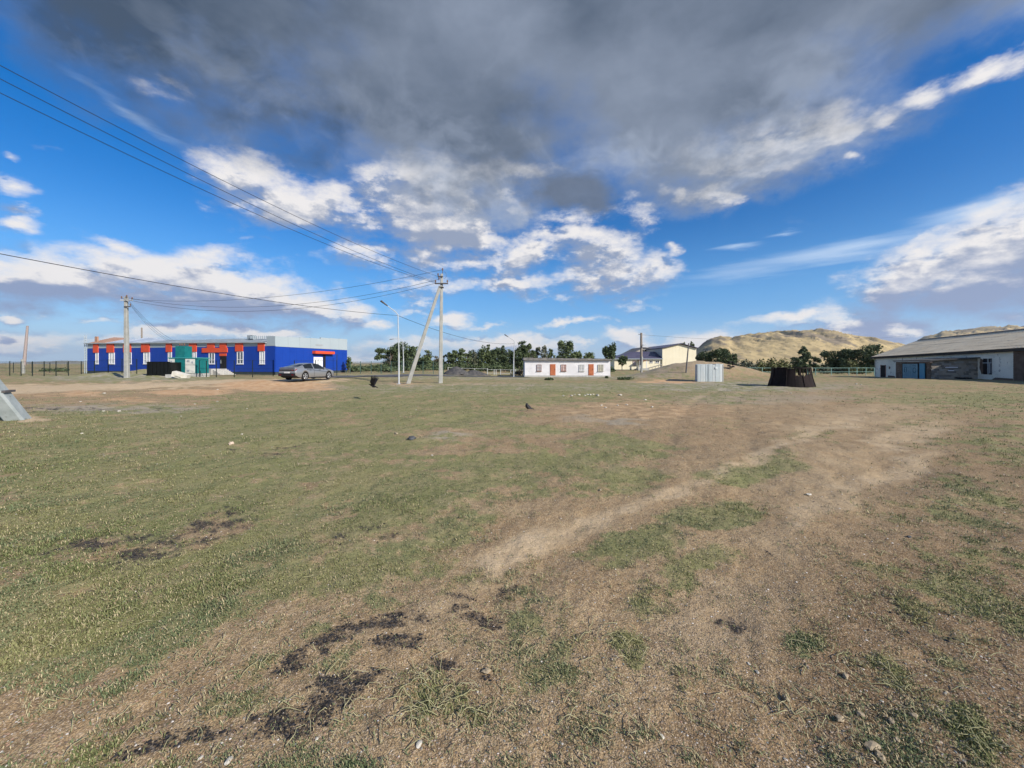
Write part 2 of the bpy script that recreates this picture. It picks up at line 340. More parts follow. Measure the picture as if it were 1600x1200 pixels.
# ------------------------------------------------------------------ ground cover: which patches lie where
# ellipses of the photograph's ground (px, py, rx, ry, turn, amount); they are laid out on the ground plane when the ground is built
GR = [(330, 760, 700, 190, 0, .92), (250, 930, 480, 170, -12, .97), (620, 850, 300, 140, -18, .85), (520, 690, 420, 60, 0, .9), (700, 622, 560, 34, 0, .82),
      (330, 1040, 470, 60, -20, .16), (-20, 1150, 330, 60, -10, .1), (430, 1150, 420, 70, -12, .38), (1150, 960, 450, 340, 0, .05), (980, 1130, 400, 190, 0, .04), (1450, 1110, 420, 250, 10, .16), (830, 850, 170, 60, -28, .05), (800, 1130, 330, 150, 0, .1),
      (1080, 740, 330, 60, -14, .12), (1300, 720, 240, 120, 0, .08), (1330, 648, 210, 40, 0, .12), (1010, 650, 260, 26, 0, .2), (860, 690, 260, 14, -4, .3), (700, 680, 120, 10, 0, .45), (150, 622, 260, 26, 0, .35), (420, 606, 130, 10, 0, .1),
      (1165, 735, 100, 24, -7, 1.1), (1112, 805, 110, 27, -6, 1.15), (985, 855, 100, 34, -6, .95), (1070, 892, 95, 38, -24, 1.0), (960, 700, 130, 24, -4, .8), (1255, 682, 70, 9, 0, .65), (1150, 660, 60, 7, 0, .6), (900, 745, 170, 34, 0, .75),
      (965, 1000, 48, 38, 0, .85), (1015, 930, 70, 46, 0, .7), (800, 990, 110, 60, 0, .5), (690, 1090, 120, 60, -14, .66), (615, 940, 55, 26, 0, .85), (480, 1012, 40, 18, 0, .75), (370, 1120, 70, 40, -20, .6), (830, 1050, 50, 20, 0, .4),
      (1520, 800, 200, 190, 0, .40), (1540, 935, 150, 40, 22, .55), (1270, 1030, 36, 30, 30, .85), (1380, 1070, 50, 42, 40, .85), (1505, 1045, 80, 22, 22, .7), (1530, 1150, 60, 36, 30, .55), (1440, 960, 80, 24, 20, .45), (1400, 905, 90, 24, 14, .6),
      (1500, 650, 200, 40, 0, .5), (1480, 625, 200, 12, 0, .8), (1340, 1100, 120, 60, 30, .12), (1420, 850, 110, 20, 8, .45)]
DK = [(260, 842, 230, 44, -9, .72), (160, 875, 150, 36, -6, .62), (330, 815, 150, 30, -10, .52), (480, 1135, 190, 34, -24, 1.0), (330, 1168, 210, 26, -9, 1.0), (505, 1110, 60, 40, -50, .9), (610, 985, 150, 34, -16, .8), (742, 962, 40, 18, 0, 1.1), (640, 1020, 80, 18, -10, .9),
      (680, 950, 90, 26, 0, .6), (490, 1050, 100, 24, -22, .8), (1150, 990, 60, 30, 0, .6), (600, 830, 110, 22, -6, .4), (790, 930, 60, 14, 0, .5), (720, 1040, 60, 20, 0, .5), (1200, 875, 20, 8, 0, .5), (130, 640, 200, 5, 0, .5), (420, 700, 90, 3, 0, .5), (1430, 1000, 200, 60, 24, .35)]
OR = [(430, 604, 120, 9, 0, 1.1), (300, 613, 90, 8, 0, .95), (130, 614, 50, 6, 0, .7), (50, 618, 80, 7, 0, .5), (200, 626, 60, 5, 0, .6), (1045, 596.5, 72, 2.6, 0, 1.1), (1010, 640, 230, 24, 0, .42), (1120, 660, 240, 40, 0, .25), (640, 600, 60, 6, 0, .5), (760, 600, 120, 4, 0, .4), (900, 668, 60, 10, 0, .3)]
GY = [(200, 592, 190, 7, 0, 1), (190, 640, 190, 10, 0, .8), (800, 606, 420, 9, 0, .75), (1130, 604, 260, 10, 0, .9), (1180, 622, 200, 10, 0, .4), (700, 686, 60, 5, 0, .7), (960, 655, 80, 5, 0, .6), (1130, 985, 150, 80, 0, .14), (800, 589, 400, 5, 0, .7)]
RD = [(-30, 608, 330, 9, -1, 1.2), (160, 604, 260, 6, -1, 1.1), (330, 600, 170, 4.5, -1, 1), (470, 597, 120, 3.6, -1, 1), (700, 940, 150, 40, -32, .42), (830, 865, 150, 42, -32, .66), (920, 815, 140, 26, -22, .6), (1400, 735, 120, 40, -24, .62), (1300, 790, 110, 40, -36, .55), (1420, 680, 130, 24, -14, .6), (1230, 860, 90, 60, -40, .45), (1060, 765, 170, 16, -18, .62), (1190, 712, 140, 16, -18, .62), (1290, 672, 130, 12, -14, .62), (1000, 785, 260, 50, -18, .36), (1290, 735, 240, 60, -14, .42), (1340, 655, 230, 34, -8, .5), (1420, 625, 160, 14, 0, .4), (1180, 830, 90, 120, 0, .35), (40, 653, 60, 5, 0, .8), (1000, 620, 160, 8, 0, .2), (1280, 760, 150, 50, 0, .4)]
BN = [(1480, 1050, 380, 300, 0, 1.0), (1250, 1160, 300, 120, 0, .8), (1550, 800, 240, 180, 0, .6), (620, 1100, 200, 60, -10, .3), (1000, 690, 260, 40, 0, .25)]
def ell(px, py, L, base=0.0, mode='paint'):
    a = np.full(px.shape, base)
    for (cx, cy, rx, ry, rot, w) in L:
        t = R(rot); dx = px - cx; dy = py - cy
        u = (dx * math.cos(t) + dy * math.sin(t)) / rx; v = (-dx * math.sin(t) + dy * math.cos(t)) / ry
        k = 1 - sm(0.35, 1.15, np.sqrt(u * u + v * v))
        a = a * (1 - k) + w * k if mode == 'paint' else np.maximum(a, w * k)
    return a
def cover(x, y):
    """grass, dark, orange, grey, road shares at ground points"""
    yy = np.maximum(y, 0.6); px = CX + F * x / yy; py = HY + F * EYE / yy
    wx = (fbm(x * 1.1, y * 1.1, 3, 41) - .5); wy = (fbm(x * 1.1, y * 1.1, 3, 57) - .5)
    yw = np.maximum(yy + wy * yy * 0.22, .5); px = px + wx * 110 * np.minimum(1, 4 / yy + .15); py = HY + F * EYE / yw
    far = sm(35, 60, y); back = 1 - sm(.8, 1.2, y)
    g = ell(px, py, GR, .55); g = g * (1 - far) + .62 * far; g = g * (1 - back) + .5 * back
    dk = ell(px, py, DK, 0, 'max') * (1 - back); og = ell(px, py, OR, 0, 'max') * (1 - back); gy = ell(px, py, GY, 0, 'max') * (1 - back); rd = ell(px, py, RD, 0, 'max') * (1 - back)
    n = fbm(x * 2.3, y * 2.3, 4, 77); n2 = fbm(x * 8.5, y * 8.5, 3, 91, .6)
    # the earth mound is bare
    md = np.exp(-np.abs((x - 22.6) / 7.0) ** 3 - np.abs((y - 46.5) / 5.6) ** 3)
    g = g * (1 - .5 * md); og = np.maximum(og, .30 * md)
    n3 = fbm(x * .7, y * .7, 3, 177)
    am = .30 + .70 * sm(.0, .4, g); g = np.clip(g + ((n3 - .5) * .3 + (n - .5) * 1.25 + (n2 - .5) * .95) * am - .65 * sm(.30, .85, dk * (.25 + 1.5 * n2)), 0, 1)
    g = g * (1 - np.clip(rd * 1.6 - .45, 0, 1) * .9) * (1 - np.clip(og, 0, 1) * .8)
    dk = np.clip(dk * 1.1 - .27 + (fbm(x * 5.5, y * 7.5, 5, 15, .72) - .5) * 3.4, 0, 1) * np.clip(dk * 3, 0, 1)
    return g, dk, og, gy, rd

def make_ground_mat():
    m = bpy.data.materials.new('ground_earth'); m.use_nodes = True; nt = m.node_tree; b = nt.nodes['Principled BSDF']
    b.inputs['Roughness'].default_value = 0.95; b.inputs['Specular IOR Level'].default_value = 0.15
    A = nd(nt, 'ShaderNodeAttribute', attribute_name='cover'); sp = nd(nt, 'ShaderNodeSeparateColor'); lk(nt, A.outputs['Color'], sp.inputs[0])
    g, dk, og = sp.outputs; gy = A.outputs['Alpha']
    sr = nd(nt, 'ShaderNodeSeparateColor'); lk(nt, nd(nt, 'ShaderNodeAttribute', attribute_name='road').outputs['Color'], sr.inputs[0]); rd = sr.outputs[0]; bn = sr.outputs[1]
    ge = nd(nt, 'ShaderNodeNewGeometry'); v = ge.outputs['Position']
    n_big = noise(nt, v, 0.25, 5, .6); n_mid = noise(nt, v, 2.2, 6, .62); n_f = noise(nt, v, 14, 6, .68); n_x = noise(nt, v, 85, 3, .7)
    soil = mixc(nt, sstep(nt, n_mid, .3, .7), rgb((.40, .28, .150)), rgb((.52, .39, .225)))
    soil = mixc(nt, math_(nt, 'MULTIPLY', sstep(nt, n_f, .42, .62), .55), soil, rgb((.25, .17, .092)))
    soil = mixc(nt, math_(nt, 'MULTIPLY', sstep(nt, n_big, .4, .65), .35), soil, rgb((.36, .225, .110)))
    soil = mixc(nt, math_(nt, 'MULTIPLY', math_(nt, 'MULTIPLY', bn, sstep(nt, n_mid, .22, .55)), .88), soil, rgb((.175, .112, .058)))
    # grit: dark gaps and pale grains a centimetre across
    vo = nd(nt, 'ShaderNodeTexVoronoi', feature='F1'); lk(nt, v, vo.inputs['Vector']); vo.inputs['Scale'].default_value = 130
    vc = nd(nt, 'ShaderNodeSeparateColor'); lk(nt, vo.outputs['Color'], vc.inputs[0])
    soil = mixc(nt, math_(nt, 'MULTIPLY', sstep(nt, vc.outputs[0], .55, 1.0), .55), soil, rgb((.62, .50, .35)))
    soil = mixc(nt, math_(nt, 'MULTIPLY', sstep(nt, vc.outputs[1], .66, 1.0), .6), soil, rgb((.11, .075, .045)))
    soil = mixc(nt, math_(nt, 'MULTIPLY', sstep(nt, vo.outputs['Distance'], .35, .7), .5), soil, rgb((.12, .08, .045)))
    grey = mixc(nt, sstep(nt, n_f, .35, .65), rgb((.30, .28, .225)), rgb((.40, .37, .29)))
    grey = mixc(nt, math_(nt, 'MULTIPLY', sstep(nt, vc.outputs[2], .7, 1), .5), grey, rgb((.55, .52, .47)))
    orange = mixc(nt, sstep(nt, n_mid, .35, .65), rgb((.48, .285, .145)), rgb((.58, .40, .235)))
    road = mixc(nt, sstep(nt, n_mid, .3, .7), rgb((.50, .375, .225)), rgb((.58, .45, .29)))
    road = mixc(nt, math_(nt, 'MULTIPLY', sstep(nt, vc.outputs[1], .75, 1), .45), road, rgb((.2, .15, .1)))
    coal = mixc(nt, sstep(nt, vc.outputs[0], .5, 1), rgb((.022, .021, .022)), rgb((.11, .10, .09)))
    green = mixc(nt, sstep(nt, n_f, .3, .7), rgb((.135, .16, .056)), rgb((.225, .23, .092)))
    green = mixc(nt, math_(nt, 'MULTIPLY', sstep(nt, noise(nt, v, .7, 5, .65), .42, .62), .7), green, rgb((.27, .245, .115)))
    green = mixc(nt, math_(nt, 'MULTIPLY', sstep(nt, n_x, .4, .7), .5), green, rgb((.30, .28, .155)))
    green = mixc(nt, math_(nt, 'MULTIPLY', sstep(nt, n_mid, .45, .7), .45), green, rgb((.32, .265, .15)))
    col = mixc(nt, math_(nt, 'MULTIPLY', gy, .8), soil, grey)
    col = mixc(nt, sstep(nt, math_(nt, 'ADD', rd, math_(nt, 'MULTIPLY', math_(nt, 'SUBTRACT', n_f, .5), .6)), .3, .85), col, road)
    col = mixc(nt, sstep(nt, math_(nt, 'ADD', og, math_(nt, 'MULTIPLY', math_(nt, 'SUBTRACT', n_mid, .5), .9)), .25, .8), col, orange)
    gm = math_(nt, 'ADD', g, math_(nt, 'MULTIPLY', math_(nt, 'SUBTRACT', n_f, .5), .9))
    gm = math_(nt, 'ADD', gm, math_(nt, 'MULTIPLY', math_(nt, 'SUBTRACT', n_x, .5), .5))
    col = mixc(nt, math_(nt, 'MULTIPLY', sstep(nt, gm, .32, .78), .86), col, green)
    dm = math_(nt, 'ADD', dk, math_(nt, 'MULTIPLY', math_(nt, 'SUBTRACT', n_f, .5), 1.6))
    dm = math_(nt, 'ADD', dm, math_(nt, 'MULTIPLY', math_(nt, 'SUBTRACT', n_x, .5), .9))
    dm = math_(nt, 'MULTIPLY', sstep(nt, dm, .12, .95), sstep(nt, dk, .0, .2)); dm = math_(nt, 'MULTIPLY', dm, math_(nt, 'MULTIPLY_ADD', sstep(nt, math_(nt, 'ADD', vc.outputs[2], math_(nt, 'MULTIPLY', math_(nt, 'SUBTRACT', n_x, .5), 1.2)), .2, .5), .42, .56))
    col = mixc(nt, dm, col, coal)
    lk(nt, col, b.inputs['Base Color'])
    b1 = nd(nt, 'ShaderNodeBump'); b1.inputs['Strength'].default_value = .9; b1.inputs['Distance'].default_value = .020
    hgt = math_(nt, 'ADD', n_f, math_(nt, 'MULTIPLY', math_(nt, 'SUBTRACT', 1.0, vo.outputs['Distance']), .16)); hgt = math_(nt, 'ADD', hgt, math_(nt, 'MULTIPLY', n_mid, 2.0))
    lk(nt, hgt, b1.inputs['Height']); lk(nt, b1.outputs[0], b.inputs['Normal'])
    return m

def make_ground():
    # one polar sheet round the camera's foot out to the horizon, denser in front and near
    r = [0.25]
    while r[-1] < 14000: r.append(r[-1] * (1.0125 if r[-1] < 70 else 1.07))
    r = np.array(r)
    th = np.concatenate([np.linspace(-68, 68, 620), np.linspace(70, 290, 90)]); th = np.radians(th)
    nr, na = len(r), len(th)
    X = r[:, None] * np.sin(th)[None]; Y = r[:, None] * np.cos(th)[None]
    X = np.concatenate([[0.0], X.ravel()]); Y = np.concatenate([[0.0], Y.ravel()])
    Z = terrain(X, Y)
    # far rolling steppe
    rr = np.sqrt(X * X + Y * Y); Z = Z + (fbm(X / 260, Y / 260, 4, 12) - .5) * 9 * sm(250, 1500, rr) - 5.0 * sm(600, 6000, rr)
    i = np.arange(nr - 1)[:, None] * na; k = np.arange(na)[None]; k2 = (k + 1) % na
    f = np.stack([i + k, i + na + k, i + na + k2, i + k2], -1).reshape(-1, 4) + 1
    f = f[:, ::-1]
    f0 = np.stack([np.zeros(na, int), 1 + np.arange(na), 1 + (np.arange(na) + 1) % na, 1 + (np.arange(na) + 1) % na], -1)
    o = npmesh('ground', np.stack([X, Y, Z], -1), f, make_ground_mat(), smooth=True)
    g, dk, og, gy, rd = cover(X, Y)
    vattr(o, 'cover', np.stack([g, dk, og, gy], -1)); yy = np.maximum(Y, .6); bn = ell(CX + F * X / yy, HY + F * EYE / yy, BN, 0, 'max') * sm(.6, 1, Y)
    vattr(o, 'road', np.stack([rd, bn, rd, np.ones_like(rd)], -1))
    kind(o, 'structure')
    return o
make_ground()

# asphalt drive in front of the houses
def ribbon(name, pts, half, m, up=.035, n=60):
    P_ = [Vector(p) for p in pts]; mb = MB(); L = []
    for i in range(n + 1):
        t = i / n * (len(P_) - 1); a = min(int(t), len(P_) - 2); q = P_[a].lerp(P_[a + 1], t - a); d = (P_[a + 1] - P_[a]); d.z = 0; d.normalize(); s = Vector((-d.y, d.x, 0))
        for k in (-1, -.5, 0, .5, 1):
            w = q + s * half * k * (1 + .10 * math.sin(i * 1.3 + k)); L.append((w.x, w.y, T(w.x, w.y) + up * (1 - .0 * abs(k))))
    fs = [(i * 5 + k, i * 5 + k + 1, (i + 1) * 5 + k + 1, (i + 1) * 5 + k) for i in range(n) for k in range(4)]
    mb.add(L, [f[::-1] for f in fs], 0, True); o = mb.build(name, m); kind(o, 'structure'); return o
asph = mat('asphalt', (.075, .075, .078), (.13, .128, .125), scale=.5, bump=.01, bscale=20, rough=.9)
ribbon('road', [onG(440, 41.5), onG(540, 42.5), onG(590, 44.5), onG(640, 50), onG(820, 53.5)], 3.0, asph)

# ------------------------------------------------------------------ hills
def hill(name, prof, D, u0, u1, nu, depth, nd_, m, seed, rough=1.0, sc_=1.0):
    us = np.linspace(u0, u1, nu); s = np.linspace(-1, 1, nd_)
    pu = np.array([(p[0] - CX) / F for p in prof]); pz = np.array([EYE + (HY - p[1]) / F * D for p in prof])
    Hs = np.interp(us, pu, pz)
    U, S = np.meshgrid(us, s, indexing='ij'); Y = D + S * depth; X = U * Y
    base = -8.0
    bell = np.clip(1 - np.abs(S), 0, 1) ** 0.9 if False else (np.cos(np.clip(np.abs(S), 0, 1) * math.pi) * .5 + .5) ** .75
    # gullies running down from the ridge
    n1 = 1 - np.abs(2 * fbm(X / (85 * sc_) + Y / (400 * sc_), Y / (230 * sc_), 6, seed, .55) - 1); n2 = fbm(X / (30 * sc_), Y / (45 * sc_), 5, seed + 5, .6)
    Z = base + (Hs[:, None] - base) * bell
    edge = bell * (1 - np.exp(-((S) / .12) ** 2) * .85)
    Z = Z + ((n1 - .72) * 46 * rough + (n2 - .5) * 20 * rough) * edge * sc_ * ((Hs[:, None] - base) / (Hs.max() - base)).clip(.15, 1)
    Z = Z - 6 * (1 - bell)
    i = np.arange(nu - 1)[:, None] * nd_; k = np.arange(nd_ - 1)[None]
    f = np.stack([i + k, i + nd_ + k, i + nd_ + k + 1, i + k + 1], -1).reshape(-1, 4)
    o = npmesh(name, np.stack([X, Y, Z], -1).reshape(-1, 3), f, m, smooth=True, origin=(0, 0, 0)); kind(o, 'structure'); return o
def hillmat(name, a, b, c, sc_=1.0):
    m = bpy.data.materials.new(name); m.use_nodes = True; nt = m.node_tree; bs = nt.nodes['Principled BSDF']; bs.inputs['Roughness'].default_value = 1; bs.inputs['Specular IOR Level'].default_value = 0.05
    ge = nd(nt, 'ShaderNodeNewGeometry'); v = vmath(nt, 'MULTIPLY', ge.outputs['Position'], (1, .6, 1.6))
    n1 = noise(nt, v, .006 / sc_, 7, .62); n2 = noise(nt, v, .03 / sc_, 6, .65); n3 = noise(nt, v, .09 / sc_, 4, .7)
    col = mixc(nt, sstep(nt, n2, .35, .62), rgb(a), rgb(b)); col = mixc(nt, sstep(nt, math_(nt, 'ADD', n1, math_(nt, 'MULTIPLY', math_(nt, 'SUBTRACT', n2, .5), .6)), .50, .62), col, rgb(c))
    col = mixc(nt, math_(nt, 'MULTIPLY', sstep(nt, n3, .54, .66), .75), col, rgb((.10, .095, .06)))
    col = mixc(nt, math_(nt, 'MULTIPLY', sstep(nt, n3, .38, .30), .6), col, rgb((.55, .46, .33)))
    lk(nt, col, bs.inputs['Base Color']); return m
hm = hillmat('dry_hillside', (.50, .39, .20), (.40, .31, .165), (.25, .205, .145))
hill('hill', [(900, 600), (1040, 575), (1085, 549), (1100, 538), (1112, 531.5), (1125, 528.5), (1137, 529.5), (1144, 531), (1160, 527.5), (1180, 525.5), (1200, 522.5), (1225, 521), (1250, 518.5), (1275, 517.5), (1300, 519.5), (1315, 521.5), (1335, 526), (1370, 531.5), (1400, 538), (1440, 547), (1500, 556), (1600, 560), (1900, 600)],
     1500, .2, 1.8, 420, 620, 150, hm, 101)
hill('hill', [(1300, 600), (1400, 545), (1430, 535), (1445, 528), (1465, 524.5), (1472, 521), (1500, 518.5), (1530, 515), (1560, 512.5), (1600, 512), (1700, 505), (1900, 515), (2200, 600)],
     2400, .85, 2.3, 260, 800, 100, hm, 131, 1.2, 1.4)
fm = hillmat('far_hillside', (.25, .22, .14), (.20, .19, .13), (.15, .15, .11), 3)
hill('hill', [(-1200, 572), (-500, 563), (-200, 566), (0, 567.5), (40, 566), (70, 565.5), (100, 564.2), (125, 565), (160, 565.5), (230, 567), (300, 564), (450, 567), (600, 566.5), (800, 568.5), (1000, 572)],
     6500, -3.2, .4, 300, 1500, 40, fm, 151, .5, 3)

# ------------------------------------------------------------------ the air: a thin even haze
def make_haze():
    x0, x1, y0, y1, z0, z1 = -13000, 13000, -13000, 13000, -30, 420
    m = bpy.data.materials.new('haze_air'); m.use_nodes = True; nt = m.node_tree; nt.nodes.clear(); out = nd(nt, 'ShaderNodeOutputMaterial'); pv = nd(nt, 'ShaderNodeVolumePrincipled')
    pv.inputs['Color'].default_value = (.86, .92, 1, 1); pv.inputs['Density'].default_value = HAZE; pv.inputs['Anisotropy'].default_value = .2
    lk(nt, pv.outputs[0], out.inputs['Volume'])
    mb = MB(); mb.box(((x0 + x1) / 2, (y0 + y1) / 2, (z0 + z1) / 2), (x1 - x0, y1 - y0, z1 - z0)); o = mb.build('haze', m, None, (0, 0, 0)); kind(o, 'stuff')
HAZE = 0.00005
make_haze()

# ------------------------------------------------------------------ trees and bushes
leaf_mats = [mat('leaf_dark', (.055, .082, .036), (.095, .125, .058), scale=.8, rough=.7), mat('leaf_mid', (.075, .105, .042), (.115, .145, .060), scale=.8, rough=.7),
             mat('leaf_olive', (.12, .135, .05), (.17, .17, .07), scale=.8, rough=.7), mat('leaf_grey', (.10, .115, .075), (.15, .16, .10), scale=.8, rough=.7), mat('leaf_brown', (.10, .085, .055), (.13, .12, .075), scale=.8, rough=.8)]
bark = mat('bark', (.10, .08, .06), (.16, .13, .10), scale=6, bump=.01)
def leaves(blobs, n, size, lm, name, parent, seed):
    """n leaf-clump faces through ellipsoids (centre, radii)"""
    g = np.random.default_rng(seed); vol = np.array([b[3] * b[4] * b[5] for b in blobs]) ** .8; pick = g.choice(len(blobs), n, p=vol / vol.sum())
    B = np.array(blobs)[pick]; d = g.normal(size=(n, 3)); d /= np.linalg.norm(d, axis=1)[:, None]; rr = g.random(n) ** .42
    c = B[:, :3] + d * rr[:, None] * B[:, 3:6]
    a = g.normal(size=(n, 3)); a /= np.linalg.norm(a, axis=1)[:, None]; b = np.cross(a, g.normal(size=(n, 3))); b /= np.linalg.norm(b, axis=1)[:, None]
    s = size * (.5 + g.random(n))[:, None]
    q = np.stack([c - a * s * .6, c + b * s * .45, c + a * s * .6, c - b * s * .45], 1) + g.normal(size=(n, 4, 3)) * s[:, None] * .1
    f = np.arange(4 * n).reshape(-1, 4)
    o = npmesh(name, q.reshape(-1, 3), f, lm, parent)
    return o
def tree(px, top, wpx, Y, label, style='round', lm=0, group='trees of the distant row', cat='tree', base=None, name='tree', dens=1.0, bare=.22):
    b = onG(px, Y) if base is None else base; mpp = Y / F; H = EYE + (HY - top) * mpp - b.z; w = wpx * mpp / 2
    seed = int(px * 7 + top * 3); g = np.random.default_rng(seed); rnd = random.Random(seed)
    t = thing(name, label, cat, b, 0, group); mb = MB(); blobs = []
    nl = {'round': 9, 'poplar': 7, 'bush': 0, 'sparse': 9}[style]
    lean = Vector((g.uniform(-.04, .04), g.uniform(-.04, .04), 1))
    if style == 'bush':
        for i in range(7):
            a = rnd.random() * 6.28; rr_ = w * .62 * math.sqrt(rnd.random()); h = H * rnd.uniform(.25, .62) * (1.25 - .6 * rr_ / max(w, .01))
            blobs.append((b.x + math.cos(a) * rr_, b.y + math.sin(a) * rr_ * .7, b.z + h * .75, w * rnd.uniform(.3, .5), w * .4, h * .55)); mb.tube([b + Vector((0, 0, -.05)), Vector(blobs[-1][:3])], [.03, .012], 4)
        blobs.append((b.x, b.y, b.z + H * .62, w * .5, w * .45, H * .36))
    else:
        r0 = .018 * H + .04; mb.tube([b - Vector((0, 0, .15)), b + lean * H * .3, b + lean * H * .62, b + lean * H * .9], [r0, r0 * .75, r0 * .45, r0 * .12], 6)
        if style == 'round':
            blobs.append((b.x, b.y, b.z + H * .60, w * .62, w * .55, H * .30))
            if bare < .06: blobs += [(b.x + w * k_, b.y, b.z + H * .24, w * .45, w * .4, H * .22) for k_ in (-.42, 0, .42)]
            for i in range(13):
                a = rnd.random() * 6.28; rr_ = w * rnd.uniform(.35, .72); z = H * rnd.uniform(bare + .14, .86); k = 1 - abs(z / H - .5) * .75
                c = (b.x + math.cos(a) * rr_ * k, b.y + math.sin(a) * rr_ * k, b.z + z); blobs.append(c + (w * rnd.uniform(.2, .36), w * .3, H * rnd.uniform(.07, .14)))
                if i < nl: mb.tube([b + lean * z * .5, Vector(c)], [r0 * .4, r0 * .08], 4)
        elif style == 'poplar':
            for i in range(16):
                z = H * (bare + .04 + (1 - bare - .10) * (i + rnd.random() * .7) / 16); k = math.sin(min(1, (1 - z / H) * 1.5 + .18) * 1.57)
                a = rnd.random() * 6.28; off = w * .45 * k * rnd.random(); c = (b.x + math.cos(a) * off, b.y + math.sin(a) * off, b.z + z)
                blobs.append(c + (w * rnd.uniform(.34, .58) * k + .15, w * .5 * k + .15, H * rnd.uniform(.05, .085)))
                if i % 2: mb.tube([b + lean * z * .75, Vector(c)], [r0 * .3, r0 * .07], 4)
        else:
            for i in range(15):
                a = rnd.random() * 6.28; rr_ = w * rnd.uniform(.1, .85); z = H * rnd.uniform(bare, .92); k = 1 - max(0, z / H - .55) * 1.3
                c = (b.x + math.cos(a) * rr_ * k, b.y + math.sin(a) * rr_ * k, b.z + z); blobs.append(c + (w * rnd.uniform(.12, .26), w * .22, H * rnd.uniform(.06, .12)))
                mb.tube([b + lean * z * .55, Vector(c), Vector(c) + Vector((0, 0, H * .07))], [r0 * .4, r0 * .12, r0 * .05], 4)
    area = (w * 2) * H; size = .26 * Y / 100 + .05
    n = int(min(7000, max(240, area / (size * size) * 4.6 * dens)))
    if style in ('sparse',): n = int(n * .8)
    mb.build('trunk' if style != 'bush' else 'stems', bark, t)
    o = leaves(blobs, n, size, leaf_mats[lm], 'crown' if style != 'bush' else 'foliage', t, seed)
    return t

D1 = 105
rowg = 'trees in the distant row behind the fences'
for a in [
    (609, 541, 36, 84, 'broad tree with an airy left edge just left of the street lamp', 'sparse', 0, 1.5), (628, 534, 40, 88, 'tallest dark tree standing directly behind the two thin lamp posts', 'round', 0, 1.1),
    (649, 542, 30, 84, 'dark tree crown seen behind the leaning concrete strut', 'sparse', 0, 1.5), (669, 546, 13, 90, 'slim green tree with feathery top between strut and concrete pole', 'poplar', 1, .9),
    (673, 556, 22, 95, 'brownish half bare tree low between strut and concrete pole', 'sparse', 4, 1.0), (662, 562, 16, 95, 'small thin tree right of the leaning strut', 'sparse', 0, 1.0),
    (684, 560, 14, 100, 'small tree tucked just left of the upright concrete pole', 'sparse', 3, 1.0),
    (700, 551, 20, D1, 'dark tree just right of the upright concrete pole', 'sparse', 0, 1.5), (712, 553, 16, D1, 'first tree with thin crown above the grey gravel heap', 'sparse', 1, 1.0),
    (722, 544, 20, D1, 'pointed tree with dense lower half above the gravel heap', 'poplar', 1, .9), (731, 552, 14, D1, 'thin ragged tree right of the pointed one over the gravel heap', 'sparse', 1, 1.0),
    (707, 549, 16, 112, 'back row tree filling the gap over the left slope of the gravel heap', 'sparse', 1, 1.2), (693, 555, 14, 112, 'back row tree close behind the upright concrete pole', 'sparse', 0, 1.2), (736, 548, 14, 114, 'back row tree in the gap left of the slender poplar', 'poplar', 0, .9), (749, 546, 12, 114, 'back row tree in the gap left of the twin poplars', 'poplar', 0, .9), (768, 546, 13, 114, 'back row tree in the gap right of the twin poplars', 'poplar', 0, 1.0), (779, 543, 13, 114, 'back row tree between the dense and the pointed poplar', 'poplar', 0, 1.0), (801, 546, 12, 114, 'back row tree exactly behind the far lamp post', 'round', 0, 1.0), (822, 541, 14, 114, 'back row tree right of the tallest poplar', 'round', 0, 1.1), (834, 546, 12, 116, 'back row tree over the left part of the white building roof', 'round', 0, 1.0), (617, 546, 26, 96, 'back row tree between the airy tree and the tallest one', 'round', 0, 1.0), (638, 545, 26, 96, 'back row tree between the tallest one and the strut', 'round', 0, 1.0), (655, 556, 24, 98, 'low back row tree right behind the strut', 'round', 0, 1.0), (679, 562, 18, 104, 'low back row tree between strut and concrete pole', 'round', 0, 1.0),
    (742, 547, 12, D1, 'slender poplar with gaps of sky round it', 'poplar', 3, .6), (755, 540, 14, D1, 'tall slim poplar, left one of a twin pair', 'poplar', 1, .9),
    (763, 539, 10, D1, 'tall slim poplar, right one of the twin pair', 'poplar', 1, .9), (773, 545, 13, D1, 'dense dark poplar between the twin pair and the lamp', 'poplar', 0, 1.3),
    (785, 539, 13, D1, 'dark pointed poplar left of the far lamp post', 'poplar', 0, 1.2), (795, 543, 13, D1, 'dark full tree immediately left of the far lamp post', 'round', 0, 1.1),
    (806, 545, 12, D1, 'shorter dark tree immediately right of the far lamp post', 'sparse', 0, 1.2), (815, 532, 17, D1, 'tallest poplar near the left end of the white building', 'poplar', 0, 1.3),
    (828, 537, 14, D1, 'ragged poplar rising behind the white building roof', 'sparse', 1, 1.4), (840, 542, 13, 112, 'thin pale tree behind the white building, near its first window', 'sparse', 3, 1.0),
    (851, 540, 13, 112, 'thin tree behind the white building above its first door', 'poplar', 3, .7), (861, 545, 12, 112, 'short thin tree beside the big round tree', 'sparse', 1, 1.0)]:
    tree(a[0], a[1] - 1.5, a[2] * 1.75, a[3], a[4], a[5], a[6], rowg, dens=a[7] * 1.0, bare=.05)
big = 'trees rising behind the white building'
tree(884, 526, 42, 92, 'big round dense green tree behind the middle of the white building', 'round', 1, big, dens=1.5, bare=.05)
tree(902, 545, 22, 96, 'medium tree filling in right of the big round tree', 'round', 1, big, dens=1.3)
tree(919, 546, 28, 98, 'low round green tree behind the right door of white building', 'round', 1, big, dens=1.3, bare=.05)
tree(952, 533, 27, 88, 'dark lopsided tree on a bare trunk at the white building corner', 'round', 0, big, dens=1.4, bare=.34)
tree(972, 553, 22, 112, 'low dark bush like tree behind the yellow wing roof', 'round', 0, big)
